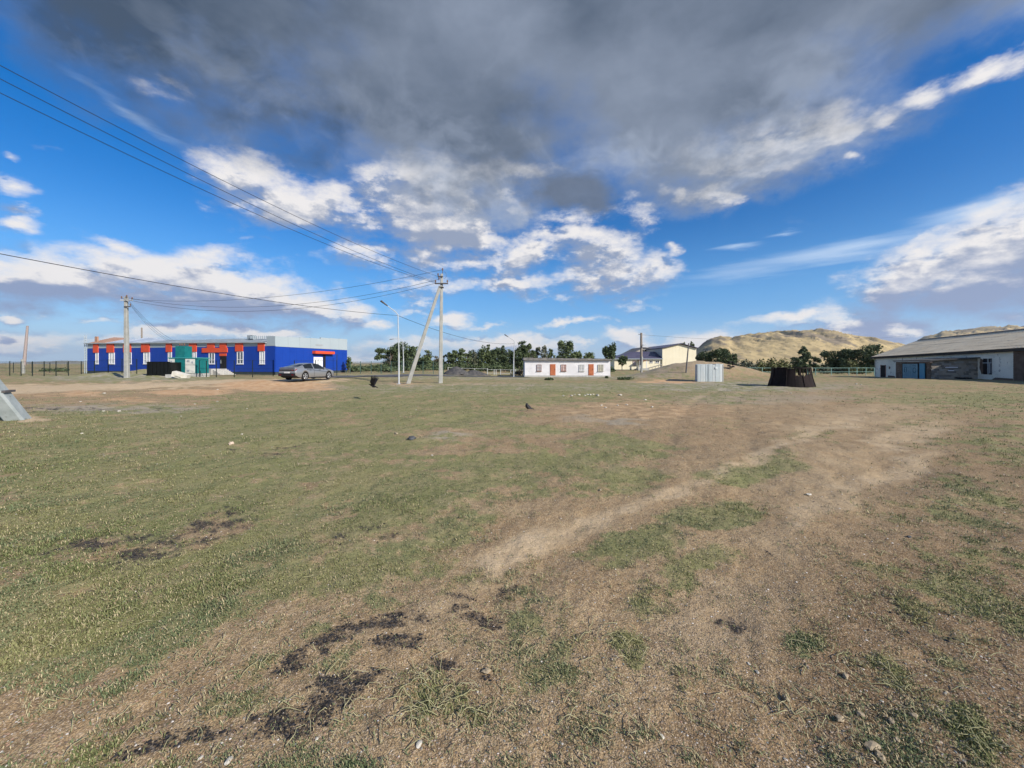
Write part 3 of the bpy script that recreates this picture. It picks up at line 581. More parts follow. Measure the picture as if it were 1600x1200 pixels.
tree(1069, 534, 14, 150, 'dark pointed tree showing above the tall yellow hall, left one', 'poplar', 0, big, dens=1.6); tree(1082, 533, 16, 150, 'dark pointed tree showing above the tall yellow hall, right one', 'poplar', 0, big, dens=1.6)
rg = 'dark trees at the foot of the dry hill'
for a in [(1102, 545, 30, 92, 'dark tree against the right wall of the yellow hall', 'round', 0, 1.6), (1127, 540, 34, 90, 'dense dark tree above the sheet iron shed', 'round', 0, 1.7),
          (1145, 552, 16, 90, 'smaller dark tree right of the one above the shed', 'round', 0, 1.5), (1256, 541, 20, 84, 'dark conical tree with ragged tip above the rusty tank rim', 'poplar', 0, 1.8), (1245, 557, 24, 84, 'lower left shoulder tree of the conical one', 'round', 0, 1.6),
          (1271, 556, 20, 84, 'ragged lower tree right of the conical one', 'sparse', 0, 2.2), (1303, 545, 36, 86, 'wide dark tree at the left end of the big clump', 'round', 0, 1.7), (1328, 541, 34, 84, 'wide dark tree in the middle of the big clump', 'round', 0, 1.7),
          (1358, 534, 44, 82, 'tallest bushy dark tree next to the long warehouse', 'round', 0, 1.7), (1383, 546, 26, 84, 'dark tree partly behind the warehouse corner', 'round', 0, 1.6)]:
    tree(a[0], a[1] - 1, a[2] * 1.25, a[3], a[4], a[5], a[6], rg, dens=a[7], bare=.0)
bg = 'bushes along the far fences'
for a in [(545.5, 557, 12, 62, 'small slim young tree right of the blue building', 'poplar', 1), (1166, 561, 26, 76, 'pale green bush right of the shed and mound', 'bush', 3), (1190, 560, 20, 78, 'pale feathery bush left of the tank', 'bush', 2),
          (1206, 557, 18, 78, 'tall olive bush just left of the tank', 'bush', 2), (1224, 558, 20, 78, 'olive bush directly behind the rusty tank', 'bush', 2), (1332, 561, 17, 74, 'yellowish young bush in front of the dark clump', 'bush', 2), (1292, 572, 16, 76, 'low grey bush in front of the dark clump', 'bush', 3), (1308, 573, 14, 76, 'small grey green bush behind the turquoise fence', 'bush', 3),
          (1347, 573, 18, 74, 'low bush against the turquoise fence near the warehouse', 'bush', 0), (1150, 567, 16, 76, 'dull bush at the right end of the mound', 'bush', 3), (1178, 570, 16, 72, 'grey green bush low beside the mound', 'bush', 3),
          (548, 573, 22, 66, 'dark bush at the foot of the slim young tree', 'bush', 0), (562, 574, 26, 70, 'dark bush, second in the strip right of blue building', 'bush', 0), (578, 573, 26, 74, 'dark bush, third in the strip right of blue building', 'bush', 0), (594, 572, 28, 74, 'dark bush left of the broad airy tree', 'bush', 0),
          (605, 576, 26, 66, 'low dark bush under the broad airy tree', 'bush', 0), (622, 574, 26, 76, 'low dark bush behind the front lamp post', 'bush', 0), (642, 571, 28, 78, 'low dark bush behind the leaning strut', 'bush', 0), (664, 572, 26, 82, 'low dark bush under the slim feathery tree', 'bush', 0), (684, 573, 24, 84, 'low dark bush left of the concrete pole', 'bush', 0),
          (702, 572, 24, 86, 'low dark bush left of the gravel heap', 'bush', 0), (722, 568, 26, 90, 'dark bush behind the gravel heap', 'bush', 0), (741, 573, 20, 88, 'dark bush right of the gravel heap', 'bush', 0), (757, 574, 22, 88, 'dark bush behind the white goal post', 'bush', 0), (776, 572, 24, 88, 'dark bush behind the pipe rail panels', 'bush', 0),
          (796, 573, 24, 88, 'dark bush at the far lamp post', 'bush', 0), (813, 576, 20, 64, 'dry dark bush against the left end of the white building', 'bush', 4), (956, 572, 8, 90, 'narrow dark bush between white and yellow buildings', 'bush', 0),
          (96, 574, 22, 72, 'low dark scrub far behind the black fence', 'bush', 0), (72, 575, 18, 74, 'small dark scrub far behind the black fence posts', 'bush', 0)]:
    tree(a[0], a[1] - (4 if a[5] == 'bush' and 547 < a[0] < 800 else 0), a[2] * (1.6 if a[5] == 'bush' else 1), a[3], a[4], a[5], a[6], bg, cat='bush' if a[5] == 'bush' else 'tree', name='bush' if a[5] == 'bush' else 'young_tree', dens=1.2)

# ------------------------------------------------------------------ the blue building
A_ = Vector((-30.68, 50, 0)); B_ = Vector((-63.8, 58, 0)); E1 = (B_ - A_); LF = E1.length; E1.normalize(); E2 = Vector((-E1.y, E1.x, 0))
if E2.y < 0: E2 = -E2
LS = 14.3; N1 = -E2; N2 = -E1                 # outward normals of the front and of the side wall
def tf(px): u = (px - CX) / F; return (A_.x - u * A_.y) / (u * E1.y - E1.x)
def ts(px): u = (px - CX) / F; return (A_.x - u * A_.y) / (u * E2.y - E2.x)
UP = Vector((0, 0, 1))
blue = mat('blue_cladding', (.003, .042, .31), (.004, .048, .34), scale=.6, rough=.55, spec=.4)
white_p = mat('white_cladding', (.36, .42, .45), (.34, .40, .43), scale=.3, rough=.5)
orange_p = mat('orange_cladding', (.66, .085, .032), (.60, .075, .028), scale=1.2, rough=.5)
plinth_m = mat('dark_plinth', (.03, .045, .05), (.05, .06, .06), scale=2)
pvc = mat('white_pvc', (.78, .78, .78), rough=.4)
eave_m = mat('grey_eave', (.38, .41, .43), (.30, .33, .35), scale=1, rough=.5)
glass_d = glassmat('window_glass', (.10, .12, .14), .12); glass_w = mat('window_blind', (.45, .48, .50), (.60, .62, .64), scale=2.2, rough=.25, spec=.6)
dark_in = mat('dark_opening', (.012, .012, .014)); concrete = mat('concrete', (.36, .36, .34), (.46, .45, .42), scale=3, bump=.006, c3=(.26, .25, .23))
def panel(mb, org, e, n, t0, t1, z0, z1, d0, d1, mi=0):
    """a board on a wall: along e from t0 to t1, from d0 to d1 in front of it"""
    t0, t1 = min(t0, t1), max(t0, t1)
    a = [org + e * t0 + n * d0, org + e * t1 + n * d0, org + e * t1 + n * d1, org + e * t0 + n * d1]
    mb.hexa([Vector((p.x, p.y, z0)) for p in a] + [Vector((p.x, p.y, z1)) for p in a], mi)
bb = thing('blue_building', 'long low blue clad building with orange window hoods and white parapet', 'building', (A_ + B_) / 2)
zt = lambda t: 4.30 + .28 * t / LF
# front cladding: upright sheets a metre and a bit wide, each a part
nsh = 28
for i in range(nsh):
    t0, t1 = LF * i / nsh, LF * (i + 1) / nsh - .015; mb = MB()
    for j in range(12):
        z0, z1 = .52 + 3.33 * j / 12, .52 + 3.33 * (j + 1) / 12 - .012
        panel(mb, A_, E1, N1, t0, t1, z0, z1, .0, .035)
    panel(mb, A_, E1, N1, t0, t1, .5, 3.86, -.1, -.001); mb.build('cladding_panel', blue, bb)
for i in range(12):
    t0, t1 = LS * i / 12, LS * (i + 1) / 12 - .015; mb = MB()
    for j in range(12):
        z0, z1 = .52 + 3.28 * j / 12, .52 + 3.28 * (j + 1) / 12 - .012
        panel(mb, A_, E2, N2, t0, t1, z0, z1, .0, .035)
    panel(mb, A_, E2, N2, t0, t1, .5, 3.81, -.1, -.001); mb.build('cladding_panel', blue, bb)
mb = MB(); panel(mb, A_, E1, N1, -.02, LF, -.4, .5, -.2, .0); panel(mb, A_, E2, N2, 0, LS, -.4, .5, -.2, .0); mb.build('plinth', plinth_m, bb)
mb = MB()
for i in range(14): panel(mb, A_, E1, N1, LF * i / 14 + .01, LF * (i + 1) / 14 - .01, 3.87, zt(LF * i / 14) - .02, -.1, .03)
mb.build('white_band', white_p, bb)
# white parapet of the side wall, stepped panels
for i in range(7):
    t0, t1 = LS * i / 7 + .01, LS * (i + 1) / 7 - .01; zz = 5.17 + (.05 * i) + (.14 if i > 3 else 0); mb = MB(); panel(mb, A_, E2, N2, t0, t1, 3.82, zz, -.15, .05); mb.build('parapet_panel', white_p, bb)
mb = MB(); panel(mb, A_, E1, N1, -.04, 1.3, 3.9, 5.15, -.12, .05); mb.build('parapet_corner', white_p, bb)
mb = MB(); panel(mb, A_, E2, N2, ts(493), ts(503.5), 4.25, 4.5, .06, .08); mb.build('wall_plate', eave_m, bb)
mb = MB(); panel(mb, A_, E1, N1, 1.32, LF + .3, 0, 1, -.3, .30)
for i, v in enumerate(mb.v):
    t = (Vector(v) - A_).dot(E1); mb.v[i] = (v[0], v[1], zt(t) + (.10 if v[2] > .5 else -.02))
mb.build('eave', eave_m, bb)
mb = MB(); panel(mb, A_, E1, N1, 0.2, LF, -.3, 4.2, -9, -.2); mb.build('core_wall', plinth_m, bb)
# the worn sheet roof rising behind the eave: single sheets of zinc, some rusty
zinc = mat('zinc_sheet', (.42, .48, .54), (.62, .66, .70), scale=1.1, rough=.42, metal=.25, c3=(.80, .82, .84)); rust = mat('rusty_sheet', (.36, .20, .13), (.44, .28, .20), scale=1.5, rough=.8, c3=(.25, .15, .12)); dull = mat('dull_sheet', (.22, .26, .28), (.32, .36, .38), scale=1.3, rough=.6)
rt = lambda px, Y: EYE + (HY - np.interp(px, [137, 150, 175, 200, 206, 225, 245, 262, 300, 360, 418, 430], [525, 525.3, 527, 528.5, 531, 527.5, 529, 531.5, 531, 529.5, 529.3, 529])) / F * Y
nsr = 30; rr2 = random.Random(4)
for i in range(nsr):
    t0, t1 = LF * i / nsr, LF * (i + 1) / nsr; 
    if t1 < 1.3: continue
    t0 = max(t0, 1.33); pa = lambda t, s: A_ + E1 * t + E2 * s
    pxm = CX + F * pa((t0 + t1) / 2, 3).x / pa((t0 + t1) / 2, 3).y; h0, h1 = [float(rt(CX + F * pa(t, 3).x / pa(t, 3).y, pa(t, 3).y)) for t in (t0, t1)]
    mb = MB(); j = rr2.uniform(0, .04)
    a = [pa(t0, .1), pa(t1, .1), pa(t1, 3.2), pa(t0, 3.2)]; zs = [zt(t0) + .1, zt(t1) + .1, h1, h0]
    mb.hexa([Vector((p.x, p.y, z - .03 + j)) for p, z in zip(a, zs)] + [Vector((p.x, p.y, z + j + .01)) for p, z in zip(a, zs)])
    m_ = rust if 172 < pxm < 202 else (dull if pxm > 262 or rr2.random() < .3 else zinc); mb.build('roof_sheet', m_, bb)
mb = MB(); c = A_ + E1 * tf(367) + E2 * 2.5; mb.box((c.x, c.y, 5.25), (.9, .6, .6), math.atan2(E1.y, E1.x)); mb.build('roof_vent_box', dull, bb)
mb = MB()
for i in range(12): c = A_ + E1 * tf(371 + i * 3.2) + E2 * 2.0; mb.box((c.x, c.y, 5.2), (.12, .1, .4), math.atan2(E1.y, E1.x))
mb.build('roof_louver', white_p, bb)
mb = MB(); c = B_ - E1 * .5 + E2 * .8; mb.box((c.x, c.y, 5.2), (.5, .2, 1.0), math.atan2(E1.y, E1.x)); mb.build('rusty_roof_end', rust, bb)
# orange hoods and windows
def window(par, org, e, n, ta, tb, z0, z1, nv=1, tr=.35, gm=None, fr=.07, fm=None, depth=.05):
    w = MB(); ta, tb = min(ta, tb), max(ta, tb); F_ = fm or pvc
    for (a, b, c, d) in ((ta, ta + fr, z0, z1), (tb - fr, tb, z0, z1), (ta + fr, tb - fr, z0, z0 + fr), (ta + fr, tb - fr, z1 - fr, z1)): panel(w, org, e, n, a, b, c, d, .036, .036 + depth)
    for i in range(nv): t = ta + (tb - ta) * (i + 1) / (nv + 1); panel(w, org, e, n, t - fr * .4, t + fr * .4, z0 + fr, z1 - fr, .037, .03 + depth)
    if tr: z = z0 + (z1 - z0) * tr; panel(w, org, e, n, ta + fr, tb - fr, z - fr * .4, z + fr * .4, .038, .028 + depth)
    o = w.build('window', F_, par); g_ = MB(); panel(g_, org, e, n, ta + fr * .5, tb - fr * .5, z0 + fr * .5, z1 - fr * .5, .0365, .046); g_.build('pane', gm or glass_d, o)
    s_ = MB(); panel(s_, org, e, n, ta - .05, tb + .05, z0 - .06, z0 - .005, .036, .14); s_.build('sill', F_, o); return o
hoods = [(147, 154.6, 150, 154.6), (168, 179, 171, 179.8), (194, 205.6, 198.5, 206), (222, 234.4, 225, 234.8), (260.5, 269.2, 263.3, 269), (296.6, 308, 299.4, 307.8), (368.7, 380.3, 371, 380.7), (403.9, 413.8, 406.2, 414.2)]
for k, (h0, h1, w0, w1) in enumerate(hoods):
    mb = MB(); panel(mb, A_, E1, N1, tf(h0), tf(h1), 3.22, zt(tf(h0)) - .03, .037, .14); mb.build('window_hood', orange_p, bb)
    window(bb, A_, E1, N1, tf(w0), tf(w1), 1.55, 3.19, gm=glass_w if k in (1, 3, 5, 7) else glass_d)
mb = MB()
panel(mb, A_, E1, N1, tf(317), tf(356.3), 3.10, 3.72, .037, .16); panel(mb, A_, E1, N1, tf(325), tf(336), 3.725, zt(20) - .03, .037, .15); panel(mb, A_, E1, N1, tf(344.5), tf(354.5), 3.725, zt(20) - .03, .037, .15); mb.build('entrance_canopy', orange_p, bb)
mb = MB(); panel(mb, A_, E1, N1, tf(344), tf(354.5), 2.62, 2.95, .037, .12); mb.build('door_sign_board', orange_p, bb)
window(bb, A_, E1, N1, tf(327), tf(336), 1.55, 3.05)
mb = MB(); panel(mb, A_, E1, N1, tf(345), tf(354.5), .95, 2.6, .037, .10); d_ = mb.build('entrance_door', dark_in, bb); mb = MB(); panel(mb, A_, E1, N1, tf(346.2), tf(346.6), 1.6, 2.1, .10, .14); mb.build('handle', eave_m, d_)
mb = MB(); panel(mb, A_, E1, N1, tf(317), tf(355), -.3, .92, .037, 2.2); mb.build('porch_slab', concrete, bb)
for i in range(6): mb = MB(); panel(mb, A_, E1, N1, tf(355) - .3 * (i + 1) + .001, tf(355) - .3 * i - .001, -.3, .92 - .15 * (i + 1), .037, 2.0); mb.build('step', concrete, bb)
mb = MB()
for tp in (318, 328, 338, 348):
    panel(mb, A_, E1, N1, tf(tp) - .03, tf(tp) + .03, .92, 1.85, 2.05, 2.11)
panel(mb, A_, E1, N1, tf(318), tf(348), 1.85, 1.9, 2.05, 2.11); mb.build('porch_railing', plinth_m, bb)
mb = MB(); panel(mb, A_, E2, N2, ts(487.5), ts(518), 3.05, 3.45, .037, .6); mb.build('side_canopy', orange_p, bb)
w_ = window(bb, A_, E2, N2, ts(489.6), ts(503.5), .55, 2.55, nv=2, tr=0, gm=glass_w, fr=.28)
mb = MB(); panel(mb, A_, E2, N2, ts(504.5), ts(508), .5, 2.9, .037, .1); mb.build('side_door', dark_in, bb)
mb = MB(); panel(mb, A_, E2, N2, ts(517.3), ts(517.8), .1, 3.05, 1.0, 1.06); mb.build('canopy_post', plinth_m, bb)
# ladder at the far end
lad = thing('ladder', 'white metal ladder fixed to the far left end of the blue building', 'ladder', B_ + E1 * .4)
for s in (0, .5):
    mb = MB(); q = B_ + E1 * (.25 + s * .7); mb.tube([Vector((q.x, q.y, .1)), Vector((q.x, q.y, 5.9))], .045, 6); mb.build('rail', white_p, lad)
for i in range(14): mb = MB(); q = B_ + E1 * .27; q2 = B_ + E1 * .58; mb.tube([Vector((q.x, q.y, .5 + i * .38)), Vector((q2.x, q2.y, .5 + i * .38))], .03, 5); mb.build('rung', white_p, lad)
mb = MB(); q = P(221.5, 530, 66); mb.tube([Vector((q.x, q.y, 4.5)), Vector((q.x, q.y, EYE + 56 / F * 66))], [.13, .11], 8); o = mb.build('roof_mast', mat('old_wood', (.20, .17, .14), (.30, .26, .22), scale=5, stretch=(8, 8, 1)), None); tag(o, 'short grey mast rising behind the worn roof of the blue building', 'mast')
wood = MATS['old_wood']

# ------------------------------------------------------------------ white building with two doors
YW = 55.0
def wp(px): return (px - CX) / F * YW
white_w = mat('limewash', (.76, .75, .76), (.66, .65, .66), scale=.8, bump=.01, bscale=12, c3=(.55, .54, .52)); slate = mat('old_slate', (.16, .15, .145), (.25, .235, .22), scale=2.5, bump=.01, rough=.9)
wb_z = EYE - 19.3 * YW / F; wt_z = EYE + 5.5 * YW / F
wbd = thing('white_building', 'low whitewashed building with two orange doors and flat grey roof', 'building', (wp(887), YW + 3, wb_z))
O_ = Vector((wp(820), YW, 0)); EX = Vector((1, 0, 0)); NF = Vector((0, -1, 0)); WL = wp(953.6) - wp(820)
q = lambda px: wp(px) - wp(820)
mb = MB(); mb.hexa([Vector((wp(820), YW, wb_z - .5)), Vector((wp(953.6), YW, wb_z - .5)), Vector((wp(953.6), YW + 6, wb_z - .5)), Vector((wp(820), YW + 6, wb_z - .5)), Vector((wp(820), YW, wt_z)), Vector((wp(953.6), YW, wt_z)), Vector((wp(953.6), YW + 6, wt_z)), Vector((wp(820), YW + 6, wt_z))]); mb.build('wall', white_w, wbd)
mb = MB()
for i in range(18):
    t0, t1 = -.2 + (WL + .35) * i / 18, -.2 + (WL + .35) * (i + 1) / 18 - .02; dz = .03 * math.sin(i * 2.1)
    zb = wt_z - .03 + dz * .4; top = lambda t: wt_z + .42 - .16 * t / WL + dz
    a = [O_ + EX * t0 + NF * .35, O_ + EX * t1 + NF * .35, O_ + EX * t1 - NF * 6.2, O_ + EX * t0 - NF * 6.2]
    mb = MB(); mb.hexa([Vector((p.x, p.y, zb)) for p in a] + [Vector((a[0].x, a[0].y, top(t0) - .1)), Vector((a[1].x, a[1].y, top(t1) - .1)), Vector((a[2].x, a[2].y, top(t1))), Vector((a[3].x, a[3].y, top(t0)))]); mb.build('roof_slab', slate, wbd)
orange_d = mat('orange_door_paint', (.50, .17, .08), (.42, .13, .06), scale=3, bump=.004); brown_f = mat('brown_frame', (.24, .13, .10), (.30, .17, .13), scale=4)
zz = lambda py: EYE + (HY - py) / F * YW
def planks(par, name, org, e, n, t0, t1, z0, z1, k, m_, d=.04):
    t0, t1 = min(t0, t1), max(t0, t1); fr = MB(); panel(fr, org, e, n, t0, t1, z0, z1, .003, d); o = fr.build(name, m_, par)
    for i in range(k):
        a, b = t0 + .06 + (t1 - t0 - .12) * i / k, t0 + .06 + (t1 - t0 - .12) * (i + 1) / k - .012; p_ = MB(); panel(p_, org, e, n, a, b, z0 + .06, z1 - .06, d + .001, d + .025); p_.build('plank', m_, o)
    h = MB(); panel(h, org, e, n, t1 - .14, t1 - .10, z0 + .8, z0 + 1.0, d + .026, d + .06); h.build('handle', plinth_m, o); return o
for (a, b) in ((859.4, 868), (919.4, 927.6)): planks(wbd, 'door', O_, EX, NF, q(a), q(b), zz(587), zz(569), 4, orange_d)
pink = mat('window_board', (.55, .36, .33), (.66, .55, .52), scale=1.5, lo=.4, hi=.6)
for (a, b, fm_, gm_) in ((838.6, 846, brown_f, glass_w), (876.6, 884.6, brown_f, pink), (905, 913, mat('faded_frame', (.58, .57, .55), (.5, .5, .48), scale=3), mat('whitewashed_pane', (.60, .60, .60), (.52, .53, .52), scale=2)), (934.2, 942.6, mat('tan_frame', (.48, .46, .38), (.42, .40, .33), scale=3), mat('boarded_pane', (.44, .42, .33), (.52, .50, .42), scale=2))):
    window(wbd, O_, EX, NF, q(a), q(b), zz(579.8), zz(569.6), nv=2, tr=.5, gm=gm_, fr=.06, fm=fm_)
mb = MB(); mb.hexa([Vector((wp(820) - .05, YW - .06, wb_z - .4)), Vector((wp(953.6) + .05, YW - .06, wb_z - .4)), Vector((wp(953.6) + .05, YW - .002, wb_z - .4)), Vector((wp(820) - .05, YW - .002, wb_z - .4)), Vector((wp(820) - .05, YW - .06, wb_z + .06)), Vector((wp(953.6) + .05, YW - .06, wb_z + .06)), Vector((wp(953.6) + .05, YW - .002, wb_z + .06)), Vector((wp(820) - .05, YW - .002, wb_z + .06))]); mb.build('footing', concrete, wbd)

# ------------------------------------------------------------------ yellow building: low wing, gable behind and tall hall
YH = 118.0
yel = mat('yellow_siding', (.82, .75, .56), (.78, .71, .52), scale=.3, rough=.6); yel2 = mat('grey_gable', (.50, .46, .40), (.56, .52, .45), scale=.5); violet = mat('violet_sheet_roof', (.065, .06, .10), (.09, .085, .13), scale=.5, rough=.45)
def pH(px, py, Y=YH): return P(px, py, Y)
yb = thing('yellow_building', 'pale yellow sided building with a tall gabled hall and violet roofed wing', 'building', pH(1030, 584))
def siding(par, name, px0, px1, topf, pyb, n, m_, Y=YH, th=.3):
    for i in range(n):
        a = px0 + (px1 - px0) * i / n; b = px0 + (px1 - px0) * (i + 1) / n - .10
        mb = MB(); c = [pH(a, pyb, Y), pH(b, pyb, Y), pH(b, pyb, Y) + Vector((0, th, 0)), pH(a, pyb, Y) + Vector((0, th, 0))]; za, zb = pH(a, topf(a), Y).z, pH(b, topf(b), Y).z
        mb.hexa(c + [Vector((c[0].x, c[0].y, za)), Vector((c[1].x, c[1].y, zb)), Vector((c[2].x, c[2].y, zb)), Vector((c[3].x, c[3].y, za))]); mb.build(name, m_, par)
siding(yb, 'wing_wall_panel', 960, 1035, lambda x: 560.3, 577.5, 12, yel)
gt = lambda x: np.interp(x, [1035, 1062.4, 1088], [544.3, 537.6, 544.5])
siding(yb, 'hall_wall_panel', 1035, 1088, gt, 587, 10, yel, YH - .4)
mb = MB(); c = [pH(960, 579.6), pH(1035, 579.6)]; mb.hexa([c[0] + Vector((-.1, -.1, -1.5)), c[1] + Vector((0, -.1, -1.5)), c[1] + Vector((0, 9, -1.5)), c[0] + Vector((-.1, 9, -1.5)), c[0] + Vector((-.1, -.1, .42)), c[1] + Vector((0, -.1, .42)), c[1] + Vector((0, 9, .42)), c[0] + Vector((-.1, 9, .42))]); mb.build('footing', plinth_m, yb)
# wing body and hipped violet roof
mb = MB(); a, b = pH(960.2, 577), pH(1035, 577); z1 = pH(960, 560.6).z; mb.hexa([a + Vector((0, .31, 0)), b + Vector((0, .31, 0)), b + Vector((0, 12, 0)), a + Vector((0, 12, 0)), Vector((a.x, a.y + .31, z1)), Vector((b.x, b.y + .31, z1)), Vector((b.x, b.y + 12, z1)), Vector((a.x, a.y + 12, z1))]); mb.build('wing_body', yel, yb)
e0, e1 = pH(958.5, 560), pH(1035, 560); e0.y -= .5; e1.y -= .5; YR = YH + 6
r0, r1 = P(985, 549.5, YR), P(1035, 549.5, YR); 
for i in range(10):
    f0, f1 = i / 10, (i + 1) / 10 - .006; mb = MB(); a, b, c, d = e0.lerp(e1, f0), e0.lerp(e1, f1), r0.lerp(r1, f1), r0.lerp(r1, f0); k = Vector((0, 0, .08))
    mb.hexa([a - k, b - k, c - k, d - k, a, b, c, d]); mb.build('roof_sheet', violet, yb)
mb = MB(); k = Vector((0, 0, .05)); bk = e0 + Vector((0, 12.5, 0)); mb.hexa([e0 - k, r0 - k, r0 - k + Vector((0, .01, 0)), bk - k, e0, r0, r0 + Vector((0, .01, 0)), bk]); mb.build('hip_sheet', violet, yb)
mb = MB(); panel(mb, Vector((e0.x, e0.y, 0)), EX, NF, 0, e1.x - e0.x, e0.z - .28, e0.z - .07, .0, .12); mb.build('gutter', white_p, yb)
# gable of the block behind
YG = YH + 14; mb = MB(); pts = [P(978, 560, YG), P(1045, 560, YG), P(1045, 549.4, YG), P(1027, 545, YG), P(1006, 543.5, YG), P(980, 556, YG)]; mb.prism(pts[::-1], [p + Vector((0, 12, 0)) for p in pts[::-1]]); mb.build('back_gable', yel2, yb)
mb = MB()
for (a, b) in (((978, 557.6), (1006, 543.3)), ((1006, 543.3), (1030, 545.6))):
    p, q_ = P(*a, YG - .4), P(*b, YG - .4); mb.hexa([p, q_, q_ + Vector((0, 13, 0)), p + Vector((0, 13, 0)), p + Vector((0, 0, .22)), q_ + Vector((0, 0, .22)), q_ + Vector((0, 13, .22)), p + Vector((0, 13, .22))])
mb.build('back_roof', slate, yb)
for (a, b) in ((1003.8, 1006), (1007, 1009.6)): mb = MB(); p = P((a + b) / 2, 547.6, YG - .03); mb.box(p, ((b - a) * YG / F, .05, .6)); mb.build('gable_window', dark_in, yb)
# hall body, side wall and roof
mb = MB(); a, b = pH(1035.2, 587, YH), pH(1087.8, 587, YH); tz = pH(0, 544.6).z; mb.hexa([a, b, b + Vector((0, 26, 0)), a + Vector((0, 26, 0)), Vector((a.x, a.y, tz)), Vector((b.x, b.y, tz)), Vector((b.x, b.y + 26, tz)), Vector((a.x, a.y + 26, tz))]); mb.build('hall_body', yel2, yb)
ap = pH(1062.4, 537.2); lf, rg_ = pH(1034.4, 544.1), pH(1088.8, 544.4); 
for (p, q_) in ((lf, ap), (ap, rg_)):
    for i in range(6):
        y0, y1 = -1.0 + i * 4.5, -1.0 + (i + 1) * 4.5 - .03; mb = MB(); mb.hexa([p + Vector((0, y0, 0)), q_ + Vector((0, y0, 0)), q_ + Vector((0, y1, 0)), p + Vector((0, y1, 0))] + [v + Vector((0, 0, .18)) for v in (p + Vector((0, y0, 0)), q_ + Vector((0, y0, 0)), q_ + Vector((0, y1, 0)), p + Vector((0, y1, 0)))]); mb.build('hall_roof_sheet', violet, yb)
mb = MB(); s0 = pH(1035, 571.5, YH - .42); mb.box((pH(1061.5, 0).x, YH - .43, s0.z), (53 * YH / F, .05, .12)); mb.build('siding_joint', mat('joint_trim', (.5, .44, .3)), yb)
OY = Vector((pH(960, 0).x, YH, 0)); qy = lambda px: (px - 960) * YH / F; zy = lambda py: EYE + (HY - py) / F * YH
window(yb, OY, EX, NF, qy(988.8), qy(993.8), zy(570.8), zy(563.8), nv=1, tr=0, gm=glass_w, fr=.16, fm=brown_f)
for (a, b) in ((1014.8, 1020), (1024.2, 1030)): window(yb, OY, EX, NF, qy(a), qy(b), zy(567.2), zy(563.4), nv=1, tr=0, gm=dark_in, fr=.10, fm=pvc)
mb = MB(); panel(mb, OY, EX, NF, qy(995.5), qy(1008), zy(563.7), zy(562.9), .0, 1.8); mb.build('porch_canopy', brown_f, yb)
mb = MB(); panel(mb, OY, EX, NF, qy(998.4), qy(1002.2), zy(574), zy(564.5), .003, .08); mb.build('door', dark_in, yb)
for px in (997, 1007.4): mb = MB(); panel(mb, OY, EX, NF, qy(px) - .1, qy(px) + .1, zy(576), zy(563.7), 1.5, 1.75); mb.build('porch_post', pvc, yb)
mb = MB(); panel(mb, OY, EX, NF, qy(993), qy(1009), zy(582), zy(575.4), .2, 2.6); mb.build('porch_slab', concrete, yb)
mb = MB(); a, b = pH(1009, 576.5, YH - 2), pH(1034, 569.5, YH - 2); mb.tube([a, b], .16, 5); mb.tube([a - Vector((0, 0, .7)), b - Vector((0, 0, .7))], .12, 5)
for i in range(6): p = a.lerp(b, i / 5); mb.tube([p, p - Vector((0, 0, 1.6))], .08, 4)
o = mb.build('ramp_railing', mat('grey_timber', (.30, .28, .24), (.38, .36, .31), scale=2), yb)

# ------------------------------------------------------------------ the long warehouse on the right
Q0 = Vector((54.5, 58, 0)); DV = Vector((-.31, -.951, 0)).normalized(); NW = Vector((-.951, .31, 0)).normalized()
def tw(px, org=Q0, e=DV): u = (px - CX) / F; return (org.x - u * org.y) / (u * e.y - e.x)
eavez = lambda t: 2.70 + .45 * t / 23.6
basez = lambda t: -.47 + .38 * t / 23.0
whw = mat('weathered_whitewash', (.78, .77, .68), (.64, .645, .57), scale=.55, bump=.02, bscale=6, c3=(.30, .30, .29)); dbrick = mat('dark_brick', (.115, .082, .064), (.16, .12, .095), scale=2.2, bump=.01); blk = mat('cinder_block', (.26, .22, .175), (.38, .335, .27), scale=.8, bump=.01, c3=(.12, .11, .10))
asb = mat('asbestos_slate', (.70, .57, .38), (.78, .66, .46), scale=.5, rough=.95, c3=(.40, .36, .29), stretch=(1, 1, 3))
wh = thing('warehouse', 'long shabby whitewashed warehouse with slate roof, brick lean-to and blue gate', 'warehouse', Q0 + DV * 12)
def wall_seg(name, t0, t1, m_, th=.4, z0=None, z1=None, off=0, ez=None):
    mb = MB(); a = [Q0 + DV * t0 + NW * off, Q0 + DV * t1 + NW * off, Q0 + DV * t1 + NW * (off - th), Q0 + DV * t0 + NW * (off - th)]; tt = [t0, t1, t1, t0]
    mb.hexa([Vector((p.x, p.y, (basez(t) - .5) if z0 is None else z0(t))) for p, t in zip(a, tt)] + [Vector((p.x, p.y, eavez(t) if z1 is None else z1(t))) for p, t in zip(a, tt)]); return mb.build(name, m_, wh)
tcor = tw(1584.5); wall_seg('wall', 0, tcor, whw); wall_seg('brick_wall', tcor + .01, tcor + 14, dbrick, off=.06)
mb = MB()
rb = random.Random(9)
for r_ in range(34):
    for k in range(30):
        t = tcor + .02 + k * .27 + (.13 if r_ % 2 else 0); 
        if t > tcor + 4: continue
        p = Q0 + DV * (t + .12) + NW * (.06 + .006 + rb.uniform(0, .006)); z = basez(t) + .05 + r_ * .085
        if z < eavez(t) - .1: mb.box((p.x, p.y, z), (.25, .02, .072), math.atan2(DV.y, DV.x))
kind(mb.build('brick_courses', dbrick, wh), 'stuff')
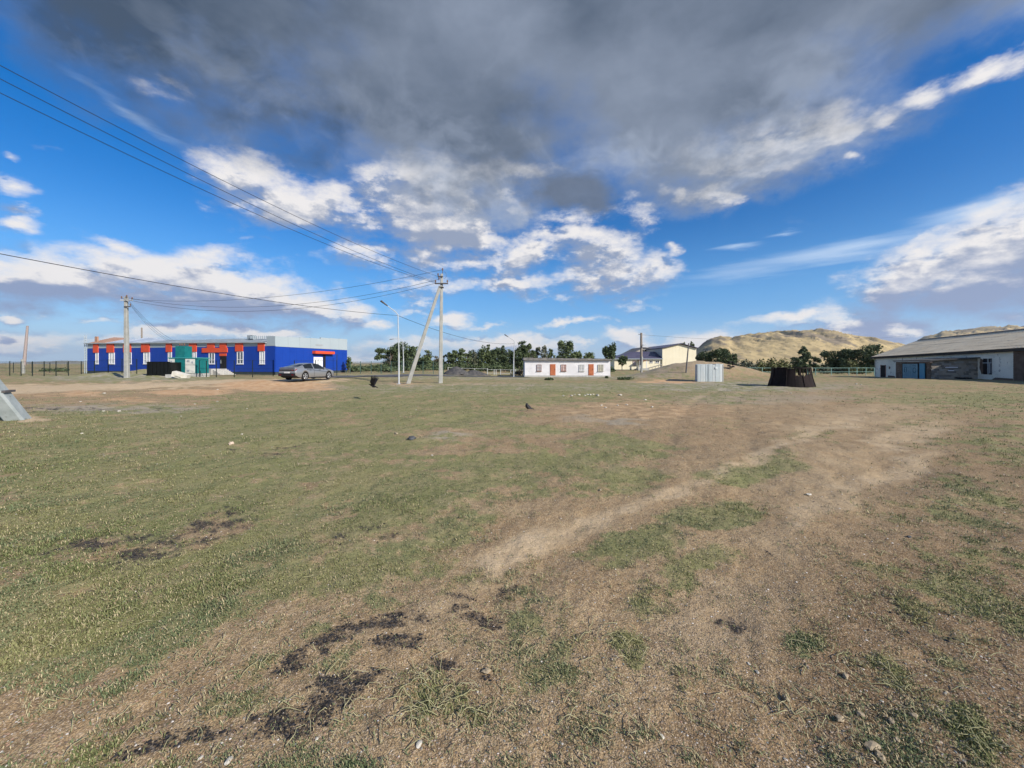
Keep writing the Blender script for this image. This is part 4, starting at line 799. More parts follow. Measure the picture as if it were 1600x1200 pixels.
# gable ends, far end
mb = MB(); rid = 5.3; E_ = -NW; g0 = [Q0, Q0 + E_ * rid, Q0 + E_ * rid * 2]; pts = [Vector((Q0.x, Q0.y, -1)), Vector((g0[2].x, g0[2].y, -1)), Vector((g0[2].x, g0[2].y, 2.7)), Vector((g0[1].x, g0[1].y, 4.85)), Vector((Q0.x, Q0.y, 2.7))]
mb.prism([p + DV * .02 for p in pts], [p + DV * .3 for p in pts]); mb.build('gable_wall', whw, wh)
LR = 40
def roofz(t, s): return (2.66 + .45 * t / 23.6) + (2.30 - .1 * t / 16) * (1 - abs(s / rid - 1)) if s >= 0 else (2.66 + .45 * t / 23.6) + .42 * s
# roof slope as courses of corrugated sheets, each course lapping the one below
for side in (0, 1):
    for k in range(7):
        s0, s1 = -.35 + k * (rid + .35) / 7, -.35 + (k + 1) * (rid + .35) / 7 + .08; 
        for seg in range(10):
            nt_ = 44; v = []; f = []; T0, T1 = -.3 + seg * LR / 10, -.3 + (seg + 1) * LR / 10
            if side == 1 and seg % 2: continue
            if side == 1: T1 = T0 + LR / 5
            jit = rb.uniform(-.008, .012)
            for i in range(nt_ + 1):
                t = T0 + (T1 - T0) * i / nt_; w = .014 * math.sin(t * 2 * math.pi / .4)
                for s, lift in ((s0, .014), (min(s1, rid + (0.02)), .0)):
                    ss = s if side == 0 else 2 * rid - s; p = Q0 + DV * t + E_ * ss; v.append((p.x, p.y, roofz(t, s) + w + lift + jit + .05))
            f = [(2 * i, 2 * i + 1, 2 * i + 3, 2 * i + 2) for i in range(nt_)]
            mb = MB(); mb.add(v, f if side else [x[::-1] for x in f], 0, True); mb.build('slate_sheet', asb, wh)
mb = MB()
for i in range(20):
    t = LR * i / 20; a, b = Q0 + DV * (t - .3) + E_ * -.36, Q0 + DV * (t + LR / 20 - .3) + E_ * -.36; t2 = t + LR / 20
    mb.hexa([Vector((a.x, a.y, eavez(t) - .40)), Vector((b.x, b.y, eavez(t2) - .40)), Vector((b.x, b.y, eavez(t2) - .40)) + E_ * .36, Vector((a.x, a.y, eavez(t) - .40)) + E_ * .36, Vector((a.x, a.y, eavez(t) - .10)), Vector((b.x, b.y, eavez(t2) - .10)), Vector((b.x, b.y, eavez(t2) - .10)) + E_ * .36, Vector((a.x, a.y, eavez(t) - .10)) + E_ * .36])
mb.build('eave_board', mat('black_eave', (.03, .028, .028), (.05, .045, .04), scale=2), wh)
mb = MB(); p0, p1 = Q0 + E_ * rid - DV * .3, Q0 + E_ * rid + DV * LR; mb.tube([Vector((p0.x, p0.y, roofz(-.3, rid) + .08)), Vector((p1.x, p1.y, roofz(LR, rid) + .08))], .09, 6); mb.build('ridge_cap', slate, wh)
def z_at(px, py, org=Q0, e=DV): t = tw(px, org, e); p = org + e * t; return EYE + (HY - py) / F * p.y
mb = MB(); panel(mb, Q0, DV, NW, tw(1376.8), tw(1383.9), z_at(1380, 590.5), z_at(1380, 570.6), .003, .03); d_ = mb.build('open_doorway', dark_in, wh)
mb = MB(); panel(mb, Q0, DV, NW, tw(1376.3), tw(1376.8), z_at(1380, 590.5), z_at(1380, 570.2), .003, .06); panel(mb, Q0, DV, NW, tw(1383.9), tw(1384.4), z_at(1380, 590.5), z_at(1380, 570.2), .003, .06); mb.build('door_frame', brown_f, wh)
# stains of bare brick on the plaster
for (pts) in ([(1389, 572), (1391.5, 573.5), (1390.6, 577), (1388.8, 576)], [(1388, 586.5), (1398, 587.5), (1399, 592), (1386, 592.5)], [(1532, 560), (1536, 562), (1536.4, 574), (1538, 583), (1534, 585), (1530.6, 575)], [(1367.2, 589.2), (1375, 589.5), (1376, 592), (1367.2, 592)], [(1555, 590), (1583, 591.5), (1583, 596), (1548, 594)]):
    mb = MB(); a = []; 
    for (x, y) in pts: t = tw(x); p = Q0 + DV * t; a.append(Vector((p.x, p.y, EYE + (HY - y) / F * p.y)))
    mb.prism([p + NW * .004 for p in a], [p + NW * .012 for p in a]); mb.build('bare_brick_patch', dbrick, wh)
t0, t1 = tw(1536.4), tw(1550); zl, zu = z_at(1543, 585), z_at(1543, 560.2)
mb = MB(); panel(mb, Q0, DV, NW, t0, t1, zl, zu, .003, .02); win = mb.build('window', dark_in, wh); mb = MB()
gw = mat('grey_white_paint', (.42, .46, .48), (.34, .38, .40), scale=3)
panel(mb, Q0, DV, NW, t0 + (t1 - t0) * .58, t0 + (t1 - t0) * .66, zl, zu, .021, .07); panel(mb, Q0, DV, NW, t0, t1, zl + (zu - zl) * .70, zl + (zu - zl) * .75, .021, .065); panel(mb, Q0, DV, NW, t0 + (t1 - t0) * .74, t0 + (t1 - t0) * .80, zl + .1, zl + (zu - zl) * .68, .021, .06); mb.build('frame', gw, win)
mb = MB(); panel(mb, Q0, DV, NW, t0 + (t1 - t0) * .82, t1, zl + .1, zu - .1, .021, .03); mb.build('pane', mat('dusty_glass', (.10, .11, .12), (.16, .17, .18), scale=3, rough=.3), win)
# lean-to
K0 = Vector((45.15, 41.6, 0)); KE = -DV; LA = 5.95; zK = -.42
lt = thing('lean_to', 'low dark brick and block lean-to with blue metal gate against the warehouse', 'shed', K0)
def lw(px): u = (px - CX) / F; return (K0.x - u * K0.y) / (u * KE.y - KE.x)
def le(px): u = (px - CX) / F; return (K0.x - u * K0.y) / (u * (-NW).y - (-NW).x)
mb = MB(); panel(mb, K0, KE, NW, 0, LA, zK - .3, 1.80, -.3, 0); mb.build('front_wall', dbrick, lt)
mb = MB(); wd = 3.84; a = [K0, K0 + E_ * wd, K0 + E_ * wd + KE * .3, K0 + KE * .3]; zt_ = [1.84, 2.12, 2.12, 1.84]; mb.hexa([Vector((p.x, p.y, zK - .3)) for p in a] + [Vector((p.x, p.y, z)) for p, z in zip(a, zt_)]); mb.build('end_wall', blk, lt)
mb = MB()
for r_ in range(11):
    for k in range(10):
        s0 = k * .4 + (.2 if r_ % 2 else 0) - .1; s1 = min(s0 + .385, wd); s0 = max(s0, .02); z0 = zK + r_ * .205; z1 = z0 + .19
        if s1 - s0 < .05 or z1 > 1.80 + .28 * s0 / wd: continue
        o_ = .012 + rb.uniform(0, .022); p = K0 + E_ * ((s0 + s1) / 2) - KE * o_ * .5; mb.box((p.x, p.y, (z0 + z1) / 2), (s1 - s0, o_, z1 - z0), math.atan2(E_.y, E_.x), mi=rb.choice([0, 0, 1, 2]))
bm = [blk, mat('dark_block', (.15, .135, .12), (.22, .20, .17), scale=1.5), mat('pale_block', (.36, .34, .30), (.28, .26, .23), scale=1.5)]
ob_ = mb.build('block_courses', bm, lt); kind(ob_, 'stuff')
mb = MB(); fwz = 11
for r_ in range(26):
    for k in range(24):
        t = k * .26 + (.13 if r_ % 2 else 0); z = zK + .05 + r_ * .085
        if t > LA - .25 or z > 1.72 or (lw(1409) > t > lw(1449) and False): continue
        if lw(1447.5) - .2 < t < lw(1410.3) and z < 1.5: continue
        p = K0 + KE * (t + .12) + NW * .006; mb.box((p.x, p.y, z), (.245, .014, .072), math.atan2(KE.y, KE.x), mi=rb.choice([0, 0, 0, 1]))
kind(mb.build('brick_courses', [dbrick, mat('worn_brick', (.17, .14, .125), (.22, .18, .16), scale=3)], lt), 'stuff')
mb = MB(); a = [K0 - KE * .35 + NW * .25, K0 - KE * .35 + E_ * wd, K0 + KE * (LA + .1) + E_ * wd, K0 + KE * (LA + .1) + NW * .25]; zs = [1.86, 2.16, 2.16, 1.86]
mb.hexa([Vector((p.x, p.y, z)) for p, z in zip(a, zs)] + [Vector((p.x, p.y, z + .10)) for p, z in zip(a, zs)]); mb.build('lean_to_roof', mat('tar_roof', (.05, .048, .045), (.10, .095, .09), scale=2), lt)
mb = MB(); panel(mb, K0, KE, NW, -.3, 1.3, 1.70, 1.84, .02, .26); mb.build('lintel', mat('brown_lintel', (.13, .10, .085), (.18, .14, .12), scale=3), lt)
mb = MB(); panel(mb, K0, KE, NW, lw(1447.8), lw(1409.8), zK - .1, 1.62, .02, .03); mb.build('gate_opening', dark_in, lt)
gate_m = mat('blue_gate_paint', (.10, .24, .33), (.17, .31, .38), scale=2.2, rough=.55, bump=.004, c3=(.22, .30, .32)); gate_m2 = mat('bright_blue_gate_paint', (.055, .24, .40), (.085, .28, .42), scale=1.5, rough=.55)
gate_d = mat('dark_blue_strokes', (.03, .10, .15))
def leaf(px0, px1, m_, z0, z1, marks=0):
    a, b = min(lw(px0), lw(px1)), max(lw(px0), lw(px1)); mb = MB(); panel(mb, K0, KE, NW, a, b, z0, z1, .032, .07); o = mb.build('gate_leaf', m_, lt); n_ = 4
    for i in range(n_):
        s = a + (b - a) * i / n_; p_ = MB(); panel(p_, K0, KE, NW, s + .015, s + (b - a) / n_ - .015, z0 + .05, z1 - .05, .071, .082); p_.build('plank', m_, o)
    w_ = b - a; m2 = MB(); zc = z0 + (z1 - z0) * .62
    if marks == 1:      # barred square mark
        for (u0, u1, v0, v1) in ((.15, .62, .30, .36), (.15, .62, -.02, .04), (.15, .55, -.34, -.28), (.22, .29, -.3, .36), (.48, .55, -.3, .36), (.1, .5, .55, .60)): panel(m2, K0, KE, NW, b - w_ * u1, b - w_ * u0, zc + v0 * .8, zc + v1 * .8, .083, .088)
        m2.build('painted_mark', gate_d, o)
    if marks == 2:      # ring shaped mark
        for k in range(14):
            t_ = k / 14 * 6.283; c = K0 + KE * (a + w_ * .42 + math.cos(t_) * w_ * .20) + NW * .086; m2.box((c.x, c.y, zc + math.sin(t_) * .28), (w_ * .1, .006, .07), math.atan2(KE.y, KE.x))
        panel(m2, K0, KE, NW, a + w_ * .2, a + w_ * .75, zc + .50, zc + .55, .083, .088); m2.build('painted_mark', gate_d, o)
leaf(1411.6, 1423.4, gate_m, zK + .12, 1.55, 1); leaf(1423.7, 1435, gate_m, zK + .05, 1.55, 2); leaf(1437.8, 1446, gate_m2, zK + .03, 1.62)
for (pa_, pb_, y0, y1, nm) in ((1476.5, 1495, 573.3, 575), (1481, 1490, 578, 580)) and [(1476.5, 1496, 573.4, 574.9, 'plank'), (1481, 1490, 578.2, 579.8, 'plank')]:
    s0, s1 = le(pa_), le(pb_); p0, p1 = K0 + E_ * s0 - KE * .05, K0 + E_ * s1 - KE * .05; z = EYE + (HY - (y0 + y1) / 2) / F * p0.y
    mb = MB(); c = (p0 + p1) / 2; mb.box((c.x, c.y, z), (abs(s1 - s0), .04, .10), math.atan2(E_.y, E_.x)); o = mb.build('white_plank', pvc, lt)
mb = MB(); c = K0 + E_ * 2.2 - KE * .35
for i in range(14): a_ = rb.random() * 6.28; mb.box((c.x + math.cos(a_) * .7 * rb.random() + .4, c.y + math.sin(a_) * .25, T(c.x, c.y) + .1 * rb.random() + .04), (rb.uniform(.15, .45), rb.uniform(.1, .3), rb.uniform(.05, .16)), rb.random() * 3)
tag(mb.build('scrap_heap', mat('black_scrap', (.02, .02, .02), (.05, .05, .05), scale=6)), 'low black scrap heap at the foot of the block wall', 'rubble')

# ------------------------------------------------------------------ poles, lamps, wires
conc_p = mat('pole_concrete', (.29, .295, .275), (.36, .36, .335), scale=2.5, bump=.004, c3=(.24, .24, .225)); steel = mat('galvanised', (.45, .47, .48), (.55, .56, .57), scale=5, rough=.45, metal=.4); dsteel = mat('dark_steel', (.07, .07, .075), (.11, .10, .10), scale=6, rough=.6); porc = mat('porcelain', (.16, .09, .06), rough=.25); lampw = mat('lamp_white_paint', (.44, .47, .49), (.50, .53, .55), scale=4, rough=.4)
def taper(mb, p0, p1, w0, w1, rz=0.3, mi=0):
    """a concrete post of trapezoid section with chamfered edges"""
    d = (Vector(p1) - Vector(p0)).normalized(); u = Vector((math.cos(rz), math.sin(rz), 0)); u = (u - d * u.dot(d)).normalized(); v = d.cross(u)
    sec = [(-.5, -.38), (-.38, -.5), (.38, -.5), (.5, -.38), (.40, .42), (.30, .5), (-.30, .5), (-.40, .42)]
    mb.prism([Vector(p0) + u * a * w0 + v * b * w0 for a, b in sec], [Vector(p1) + u * a * w1 + v * b * w1 for a, b in sec], mi)
def insulator(p, par, s=1.0):
    mb = MB(); p = Vector(p); prof = [(0, .018), (.06, .018), (.07, .05), (.10, .055), (.115, .035), (.14, .05), (.17, .05), (.19, .03), (.21, .028)]
    mb.tube([p + Vector((0, 0, h * s)) for h, r in prof], [r * s for h, r in prof], 8, cap=True); return mb.build('insulator', porc, par)
# main pole with its raking strut
pb = G(688, 598.5); pt = P(690, 428, pb.y)
pole = thing('utility_pole', 'tall concrete power pole propped by a leaning strut in the middle ground', 'power pole', pb)
mb = MB(); taper(mb, pb - Vector((0, 0, .4)), pt, .34, .21); mb.build('shaft', conc_p, pole)
sb = G(633, 597.5); sb.y = pb.y - .4; sb.x = (633 - CX) / F * sb.y; sb.z = T(sb.x, sb.y)
mb = MB(); taper(mb, sb - Vector((-.12, 0, .35)), P(687.5, 447, pb.y - .1), .33, .22); mb.build('strut', conc_p, pole)
yy_ = pb.y - .16
mb = MB(); a, b = P(679.5, 442.5, yy_), P(700, 443.5, yy_); mb.box((a + b) / 2, ((b - a).length, .09, .10)); mb.build('crossarm', dsteel, pole)
mb = MB(); a, b = P(684, 432, yy_), P(692, 432, yy_); mb.box((a + b) / 2, ((b - a).length, .08, .09)); mb.build('upper_bracket', dsteel, pole)
mb = MB(); mb.tube([P(691.5, 432, pb.y), P(691.5, 421, pb.y)], .025, 6); mb.build('spike', dsteel, pole)
ring = [P(694, 430, pb.y) + Vector((math.cos(a) * .17, 0, math.sin(a) * .28)) for a in np.linspace(-1.6, 1.7, 10)]
mb = MB(); mb.tube(ring, .012, 5); mb.build('jumper_wire', dsteel, pole)
for px, py in ((691.5, 423), (680.5, 441.5), (686, 437), (699, 441.5), (684.5, 431)): insulator(P(px, py, yy_) - Vector((0, 0, .04)), pole, 1.2)
mb = MB(); mb.box(P(689.5, 449, pb.y - .05), (.36, .36, .07)); mb.build('clamp_band', dsteel, pole)
# footing spoil round the pole
# left pole
p2 = G(198.5, 590.5); p2t = P(197.2, 463.5, p2.y); pole2 = thing('utility_pole', 'concrete power pole in front of the blue building facade', 'power pole', p2)
mb = MB(); taper(mb, p2 - Vector((0, 0, .4)), p2t, .40, .27, .1); mb.build('shaft', conc_p, pole2)
mb = MB(); y2 = p2.y - .2; a, b = P(188.3, 468, y2), P(207.2, 470, y2); mb.box((a + b) / 2, ((b - a).length, .10, .11)); mb.build('crossarm', lampw, pole2)
mb = MB(); a, b = P(194.2, 479, y2), P(204, 479, y2); mb.box((a + b) / 2, ((b - a).length, .09, .09)); mb.build('lower_bracket', dsteel, pole2)
for px, py in ((190, 466.5), (198, 464.5), (206.5, 468), (203.6, 478)): insulator(P(px, py, y2) - Vector((0, 0, .03)), pole2, 1.3)
# the strut at the left edge and the pole it props, just outside the frame
s0 = G(33, 655); p3 = Vector((-14.6, 6.5, T(-14.6, 6.5))); pole3 = thing('utility_pole', 'thick concrete strut of a roadside pole cut by the photo edge', 'power pole', p3)
mb = MB(); taper(mb, p3 - Vector((0, 0, .4)), p3 + Vector((0, 0, 9.9)), .36, .22); mb.build('shaft', conc_p, pole3)
old_c = mat('worn_concrete', (.27, .31, .315), (.36, .40, .41), scale=3, bump=.012, bscale=9, c3=(.17, .16, .15)); mb = MB()
taper(mb, s0 + Vector((.02, .1, -.3)), p3 + Vector((.1, .15, 8.0)), .40, .28, .5); mb.build('strut', old_c, pole3)
mb = MB(); c = s0.lerp(p3 + Vector((.1, .15, 8.0)), .105); mb.box(c, (.45, .45, .06), .5); mb.build('clamp_band', dsteel, pole3)
mb = MB(); mb.box(p3 + Vector((0, -.15, 9.3)), (1.6, .1, .1)); mb.build('crossarm', dsteel, pole3)
# leaning timber pole far left, with concrete stub
b4 = onG(37.5, 58); t4 = P(43, 509, 58); pole4 = thing('utility_pole', 'weathered timber pole leaning right behind the black fence', 'power pole', b4)
mb = MB(); mb.tube([b4 + Vector((0, 0, 1.2)), t4], [.21, .13], 8); mb.build('timber_shaft', mat('pinkish_timber', (.27, .22, .21), (.35, .30, .285), scale=4, stretch=(6, 6, 1)), pole4)
mb = MB(); taper(mb, b4 - Vector((.05, 0, .4)), b4 + Vector((.06, -.2, 2.1)), .34, .3); mb.build('concrete_stub', conc_p, pole4)
# timber pole in front of the yellow building and the thin leaning one on the mound
b5 = onG(1002, 49); t5 = P(1002, 520, 49); pole5 = thing('utility_pole', 'grey timber pole in front of the yellow building wing', 'power pole', b5)
mb = MB(); mb.tube([b5 + Vector((0, 0, .9)), t5], [.17, .13], 8); mb.build('timber_shaft', wood, pole5); mb = MB(); taper(mb, b5 - Vector((0, 0, .3)), b5 + Vector((0.02, -.2, 2.0)), .24, .2); mb.build('concrete_stub', conc_p, pole5)
mb = MB(); mb.box(P(999.6, 522.5, 48.8), (.34, .05, .06)); mb.build('hook_bracket', dsteel, pole5)
mb = MB(); mb.tube([P(1002.5, 538.4, 49), P(1006.8, 539.4, 48.6)], .03, 5); mb.box(P(1006.8, 539.2, 48.6), (.42, .25, .1), .2); mb.build('small_lamp', lampw, pole5)
b6 = onG(1071.5, 41.5); t6 = P(1076, 536.5, 42.3); mb = MB(); mb.tube([b6 - Vector((0, 0, .3)), t6], [.085, .06], 7); tag(mb.build('leaning_post', dsteel), 'thin dark post leaning on the earth mound beside the iron shed', 'post')
# street lamps
def lamp(bx, by, Y, bend, tip, label, hang=False, r=.05):
    b = onG(bx, Y); k = P(*bend, Y); t = P(*tip, Y - .6); L_ = thing('street_lamp', label, 'street lamp', b, 0, 'street lamps')
    mb = MB(); h = k.z - b.z; mb.tube([b - Vector((0, 0, .2)), b + Vector((0, 0, h * .45))], [r * 1.25, r * 1.2], 10); mb.tube([b + Vector((0, 0, h * .45)), b + Vector((k.x - b.x, 0, h * 1.0))], [r * .95, r * .72], 10); mb.build('post', lampw, L_)
    mb = MB(); d = (t - k)
    pts = [k, k + d * .18 + Vector((0, 0, .06)), k + d * .8] if not hang else [k, k + Vector((-.15, 0, .32)), k + Vector((-.7, -.2, .52)), k + Vector((-1.3, -.3, .42))]
    mb.tube(pts, r * .6, 7); mb.build('arm', lampw, L_)
    e = pts[-1]; dd = (pts[-1] - pts[-2]).normalized(); u = dd.cross(UP).normalized(); w = u.cross(dd); mb = MB(); q1 = e + dd * .62
    mb.prism([e - u * .05 - w * .03, e + u * .05 - w * .03, e + u * .05 + w * .03, e - u * .05 + w * .03], [q1 - u * .13 - w * .04, q1 + u * .13 - w * .04, q1 + u * .11 + w * .05, q1 - u * .11 + w * .05]); mb.build('lamp_head', dsteel, L_)
    mb = MB(); mb.box(b + Vector((0, -.02, .04)), (r * 5, r * 5, .05)); mb.build('base_flange', steel, L_); return L_
lamp(623.2, 600, 30, (621.8, 491.5), (601.5, 474.5), 'tall white street lamp left of the propped pole, its arm pointing left'); lamp(630.4, 585, 60, (629.4, 534), (620, 530), 'far street lamp with a short curved arm, behind the tall one', True, .07)
lamp(802.6, 588, 54, (803.8, 533.5), (791.5, 524.5), 'street lamp beside the left corner of the white building', False, .065)
# wires
wire_m = mat('black_cable', (.02, .02, .022), rough=.5)
def wire(pts, label, r=.014, sag=0, n=28, group='overhead wires'):
    """a hanging wire through two or three points"""
    a, c = Vector(pts[0]), Vector(pts[-1]); mb = MB(); L_ = []
    for i in range(n + 1):
        t = i / n; p = a.lerp(c, t); p.z -= sag * 4 * t * (1 - t); L_.append(p)
    mb.tube(L_, r, 5); return tag(mb.build('overhead_wire', wire_m), label, 'wire', group)
def far(px, py, Y, a, k=1.25):
    """continue from a through the point (px,py,Y) on to k times the way"""
    b = P(px, py, Y); a = Vector(a); return a + (b - a) * k
for (x0, y0, py, sg, lb) in ((685, 432, 87, .55, 'topmost of the three long wires running up to the left'), (681, 441, 108, .55, 'middle of the three long wires running up to the left'), (680.5, 442, 128, .62, 'lowest of the three long wires running up to the left')):
    a = P(x0, y0, pb.y - .2); wire([a, far(0, py, 9.95, a, 1.15)], lb, .0105, sg)
for (x0, y0, x1, y1, sg, lb) in ((691, 421.5, 206.5, 468, 1.0, 'upper slack wire between the two concrete poles'), (686, 436.5, 198.5, 465, 1.55, 'middle slack wire between the two concrete poles'), (681, 442.5, 190.5, 466.5, 1.75, 'lowest slack wire between the two concrete poles')):
    wire([P(x0, y0, pb.y - .2), P(x1, y1, p2.y - .2)], lb, .013, sg)
a = P(621.8, 493, 30); wire([a, far(0, 391, 12.6, a, 1.1)], 'long wire from the tall street lamp to the left photo edge', .013, .35)
wire([P(621.8, 493, 30), P(803.5, 537, 54)], 'thin wire from the tall street lamp to the far lamp by the white building', .016, .7)
for k, (x1, y1) in enumerate(((262, 534), (268, 535), (274, 535))): wire([P(204 - k, 477 - 3 * k, p2.y - .2), P(x1, y1 - 2, 53.5)], ['left', 'middle', 'right'][k] + ' thin drop wire from the concrete pole down to the blue roof', .012, .5)
a = P(1002.5, 523, 49); wire([a, P(1250, 505, 60)] if False else [a, P(1420, 524, 75)], 'faint wire running right from the timber pole over the hill', .012, 1.0)

# ------------------------------------------------------------------ fences
fen = mat('fence_dark_green', (.012, .022, .020), (.02, .03, .028), scale=5, rough=.5); pipe_w = mat('pipe_white', (.55, .57, .55), (.45, .47, .45), scale=4); turq = mat('pipe_turquoise', (.22, .42, .38), (.30, .47, .42), scale=3); gfen = mat('fence_green', (.05, .10, .085), (.07, .12, .10), scale=4)
def fence(label, pts, h, m_, pw=.06, rails=(.1, .5, .98), vert=.2, rr_=.008, pr=None, hs=None, cat='fence', name='fence', skip=()):
    """posts stand at pts; wire panels between them"""
    mid = pts[len(pts) // 2]; t = thing(name, label, cat, mid); src = None
    for i, p in enumerate(pts):
        mb = MB(); hh = h * (hs[i] if hs else 1); 
        if pr: mb.tube([Vector(p) - Vector((0, 0, .1)), Vector(p) + Vector((0, 0, hh))], pr, 8)
        else: mb.box(Vector(p) + Vector((0, 0, hh / 2 - .05)), (pw, pw, hh + .1))
        mb.build('post', m_, t)
    if rails:
        mb = MB()
        for i in range(len(pts) - 1):
            if i in skip: continue
            a, b = Vector(pts[i]), Vector(pts[i + 1])
            for r_ in rails: mb.tube([a + Vector((0, 0, h * r_)), b + Vector((0, 0, h * r_))], rr_ * 1.6 if vert else rr_, 4, cap=False)
            if vert:
                n = max(2, int((b - a).length / vert))
                for k in range(1, n): p = a.lerp(b, k / n); mb.tube([p + Vector((0, 0, h * .06)), p + Vector((0, 0, h * .98))], rr_ * .6, 3, cap=False)
        kind(mb.build('wire_mesh' if vert else 'rails', m_, t), 'stuff') if vert else mb.build('rails', m_, t)
    return t
fy = lambda px: 47.2 - 7.2 * max(0, px) / 427 if px < 430 else 39.9 + (px - 427) * .045
fence('black mesh fence running along the front of the blue building', [onG(px, fy(px)) for px in (-40, -21, -3, 15.3, 33, 50.8, 69, 87.6, 107, 127, 147.6, 169, 190.7, 213.7)], 1.75, fen)
fence('black mesh fence stretch between the kiosk and the parked car', [onG(px, fy(px)) for px in (311.5, 322.5, 338, 366, 394.7, 426.8)], 1.8, fen)
fence('black mesh fence stretch behind the parked car', [onG(px, fy(px)) for px in (426.8, 460, 493, 526.3)], 1.8, fen, skip=(0,))
fence('second line of black fence posts far behind at the left edge', [onG(px, 62) for px in (-10, 21, 50, 78, 105)], 1.7, fen)
fence('dark green mesh fence to the right of the blue building', [onG(px, 56) for px in (547, 563.5, 580, 595.5, 611, 628, 645, 661, 677, 693)], 1.8, gfen, pw=.08)
fence('white pipe rail fence behind the gravel heap', [onG(px, 66) for px in (700, 721.5, 741.6, 761.3)], 1.0, pipe_w, rails=(.95,), vert=0, rr_=.035, pr=.05)
fence('tall white end post with pipe rails near the far lamp', [onG(px, 64) for px in (761.5, 772, 775, 782, 798, 805, 818)], .95, pipe_w, rails=(.95, .3), vert=0, rr_=.035, pr=.055, hs=[1.15, 1, 1, 1.05, 1, 1.1, 1])
fence('turquoise pipe fence between the rusty tank and the warehouse', [onG(px, 66) for px in (1262, 1274.4, 1299, 1326.4, 1339, 1353, 1366)], 1.3, turq, rails=(.97, .45), vert=0, rr_=.035, pr=.05)
fence('turquoise pipe fence between the earth mound and the rusty tank', [onG(px, 66) for px in (1150, 1172, 1191, 1212, 1235)], 1.3, turq, rails=(.97, .45), vert=0, rr_=.035, pr=.05)

# ------------------------------------------------------------------ yard box, transformer kiosk, concrete block
yk = 41.0
bx = thing('storage_bin', 'black sheet metal enclosure beside the transformer kiosk', 'metal enclosure', onG(247, yk)); blk_m = mat('black_sheet', (.003, .0035, .0035), (.006, .007, .007), scale=3, rough=.45)
x0, x1 = P(229.3, 0, yk).x, P(265, 0, yk).x; zb, ztp = T((x0 + x1) / 2, yk) - .1, P(0, 565.2, yk).z
n_ = 12
for i in range(n_): mb = MB(); a = x0 + (x1 - x0) * i / n_; mb.box((a + (x1 - x0) / n_ / 2, yk + (.03 if i % 2 else 0), (zb + ztp) / 2), ((x1 - x0) / n_ - .02, .04, ztp - zb)); mb.build('sheet_panel', blk_m, bx)
mb = MB(); mb.box(((x0 + x1) / 2, yk + 1.2, (zb + ztp) / 2 - .03), (x1 - x0 - .02, 2.2, ztp - zb - .06)); mb.build('body', blk_m, bx); mb = MB(); mb.box(((x0 + x1) / 2, yk + .01, ztp - .02), (x1 - x0 + .06, .1, .06)); mb.build('top_rail', blk_m, bx)
yk2 = 42.5; teal = mat('teal_paint', (.006, .13, .135), (.010, .16, .16), scale=2, rough=.5); cream = mat('cream_paint', (.66, .66, .60), (.58, .58, .53), scale=2, rough=.5)
kx = lambda px: P(px, 0, yk2).x; kz = lambda py: P(0, py, yk2).z
ki = thing('transformer_kiosk', 'teal and cream electrical transformer kiosk with a tall teal top box', 'transformer kiosk', (kx(286), yk2, T(kx(286), yk2)))
def kb(name, a, b, t, bt, m_, d=1.6, y=0): mb = MB(); mb.box(((kx(a) + kx(b)) / 2, yk2 + y + d / 2, (kz(t) + kz(bt)) / 2), (kx(b) - kx(a), d, kz(t) - kz(bt))); return mb.build(name, m_, ki)
kb('body', 264.5, 308.5, 560, 583.5, teal); kb('top_box', 271.5, 286, 540.5, 558.9, teal, 1.0, .2); kb('roof_slab', 263, 310, 558.7, 560, mat('teal_light', (.05, .30, .30)), 1.9, -.12)
d1 = kb('door', 265, 273, 560.5, 583, cream, .04, -.05); d2 = kb('door', 290, 304.8, 560.8, 570, cream, .04, -.05); d3 = kb('door', 290, 304.8, 570.4, 583, cream, .04, -.05); kb('door', 275, 288.5, 561, 583, teal, .04, -.045)
for (a, b, t, bt, par) in ((267.5, 269.5, 564, 567, d1), (293, 297, 562.5, 565, d2), (300, 302.5, 564.5, 567.5, d2), (292.5, 296.5, 578, 581.5, d3)):
    mb = MB(); mb.box(((kx(a) + kx(b)) / 2, yk2 - .06, (kz(t) + kz(bt)) / 2), (kx(b) - kx(a), .02, kz(t) - kz(bt))); mb.build('notice_plate', eave_m, par)
for px in (273.5, 277, 281): insulator(Vector((kx(px), yk2 + .6, kz(540.4))), ki, 1.4)
kb('base', 264, 309, 583.6, 590, concrete, 1.7, -.03)
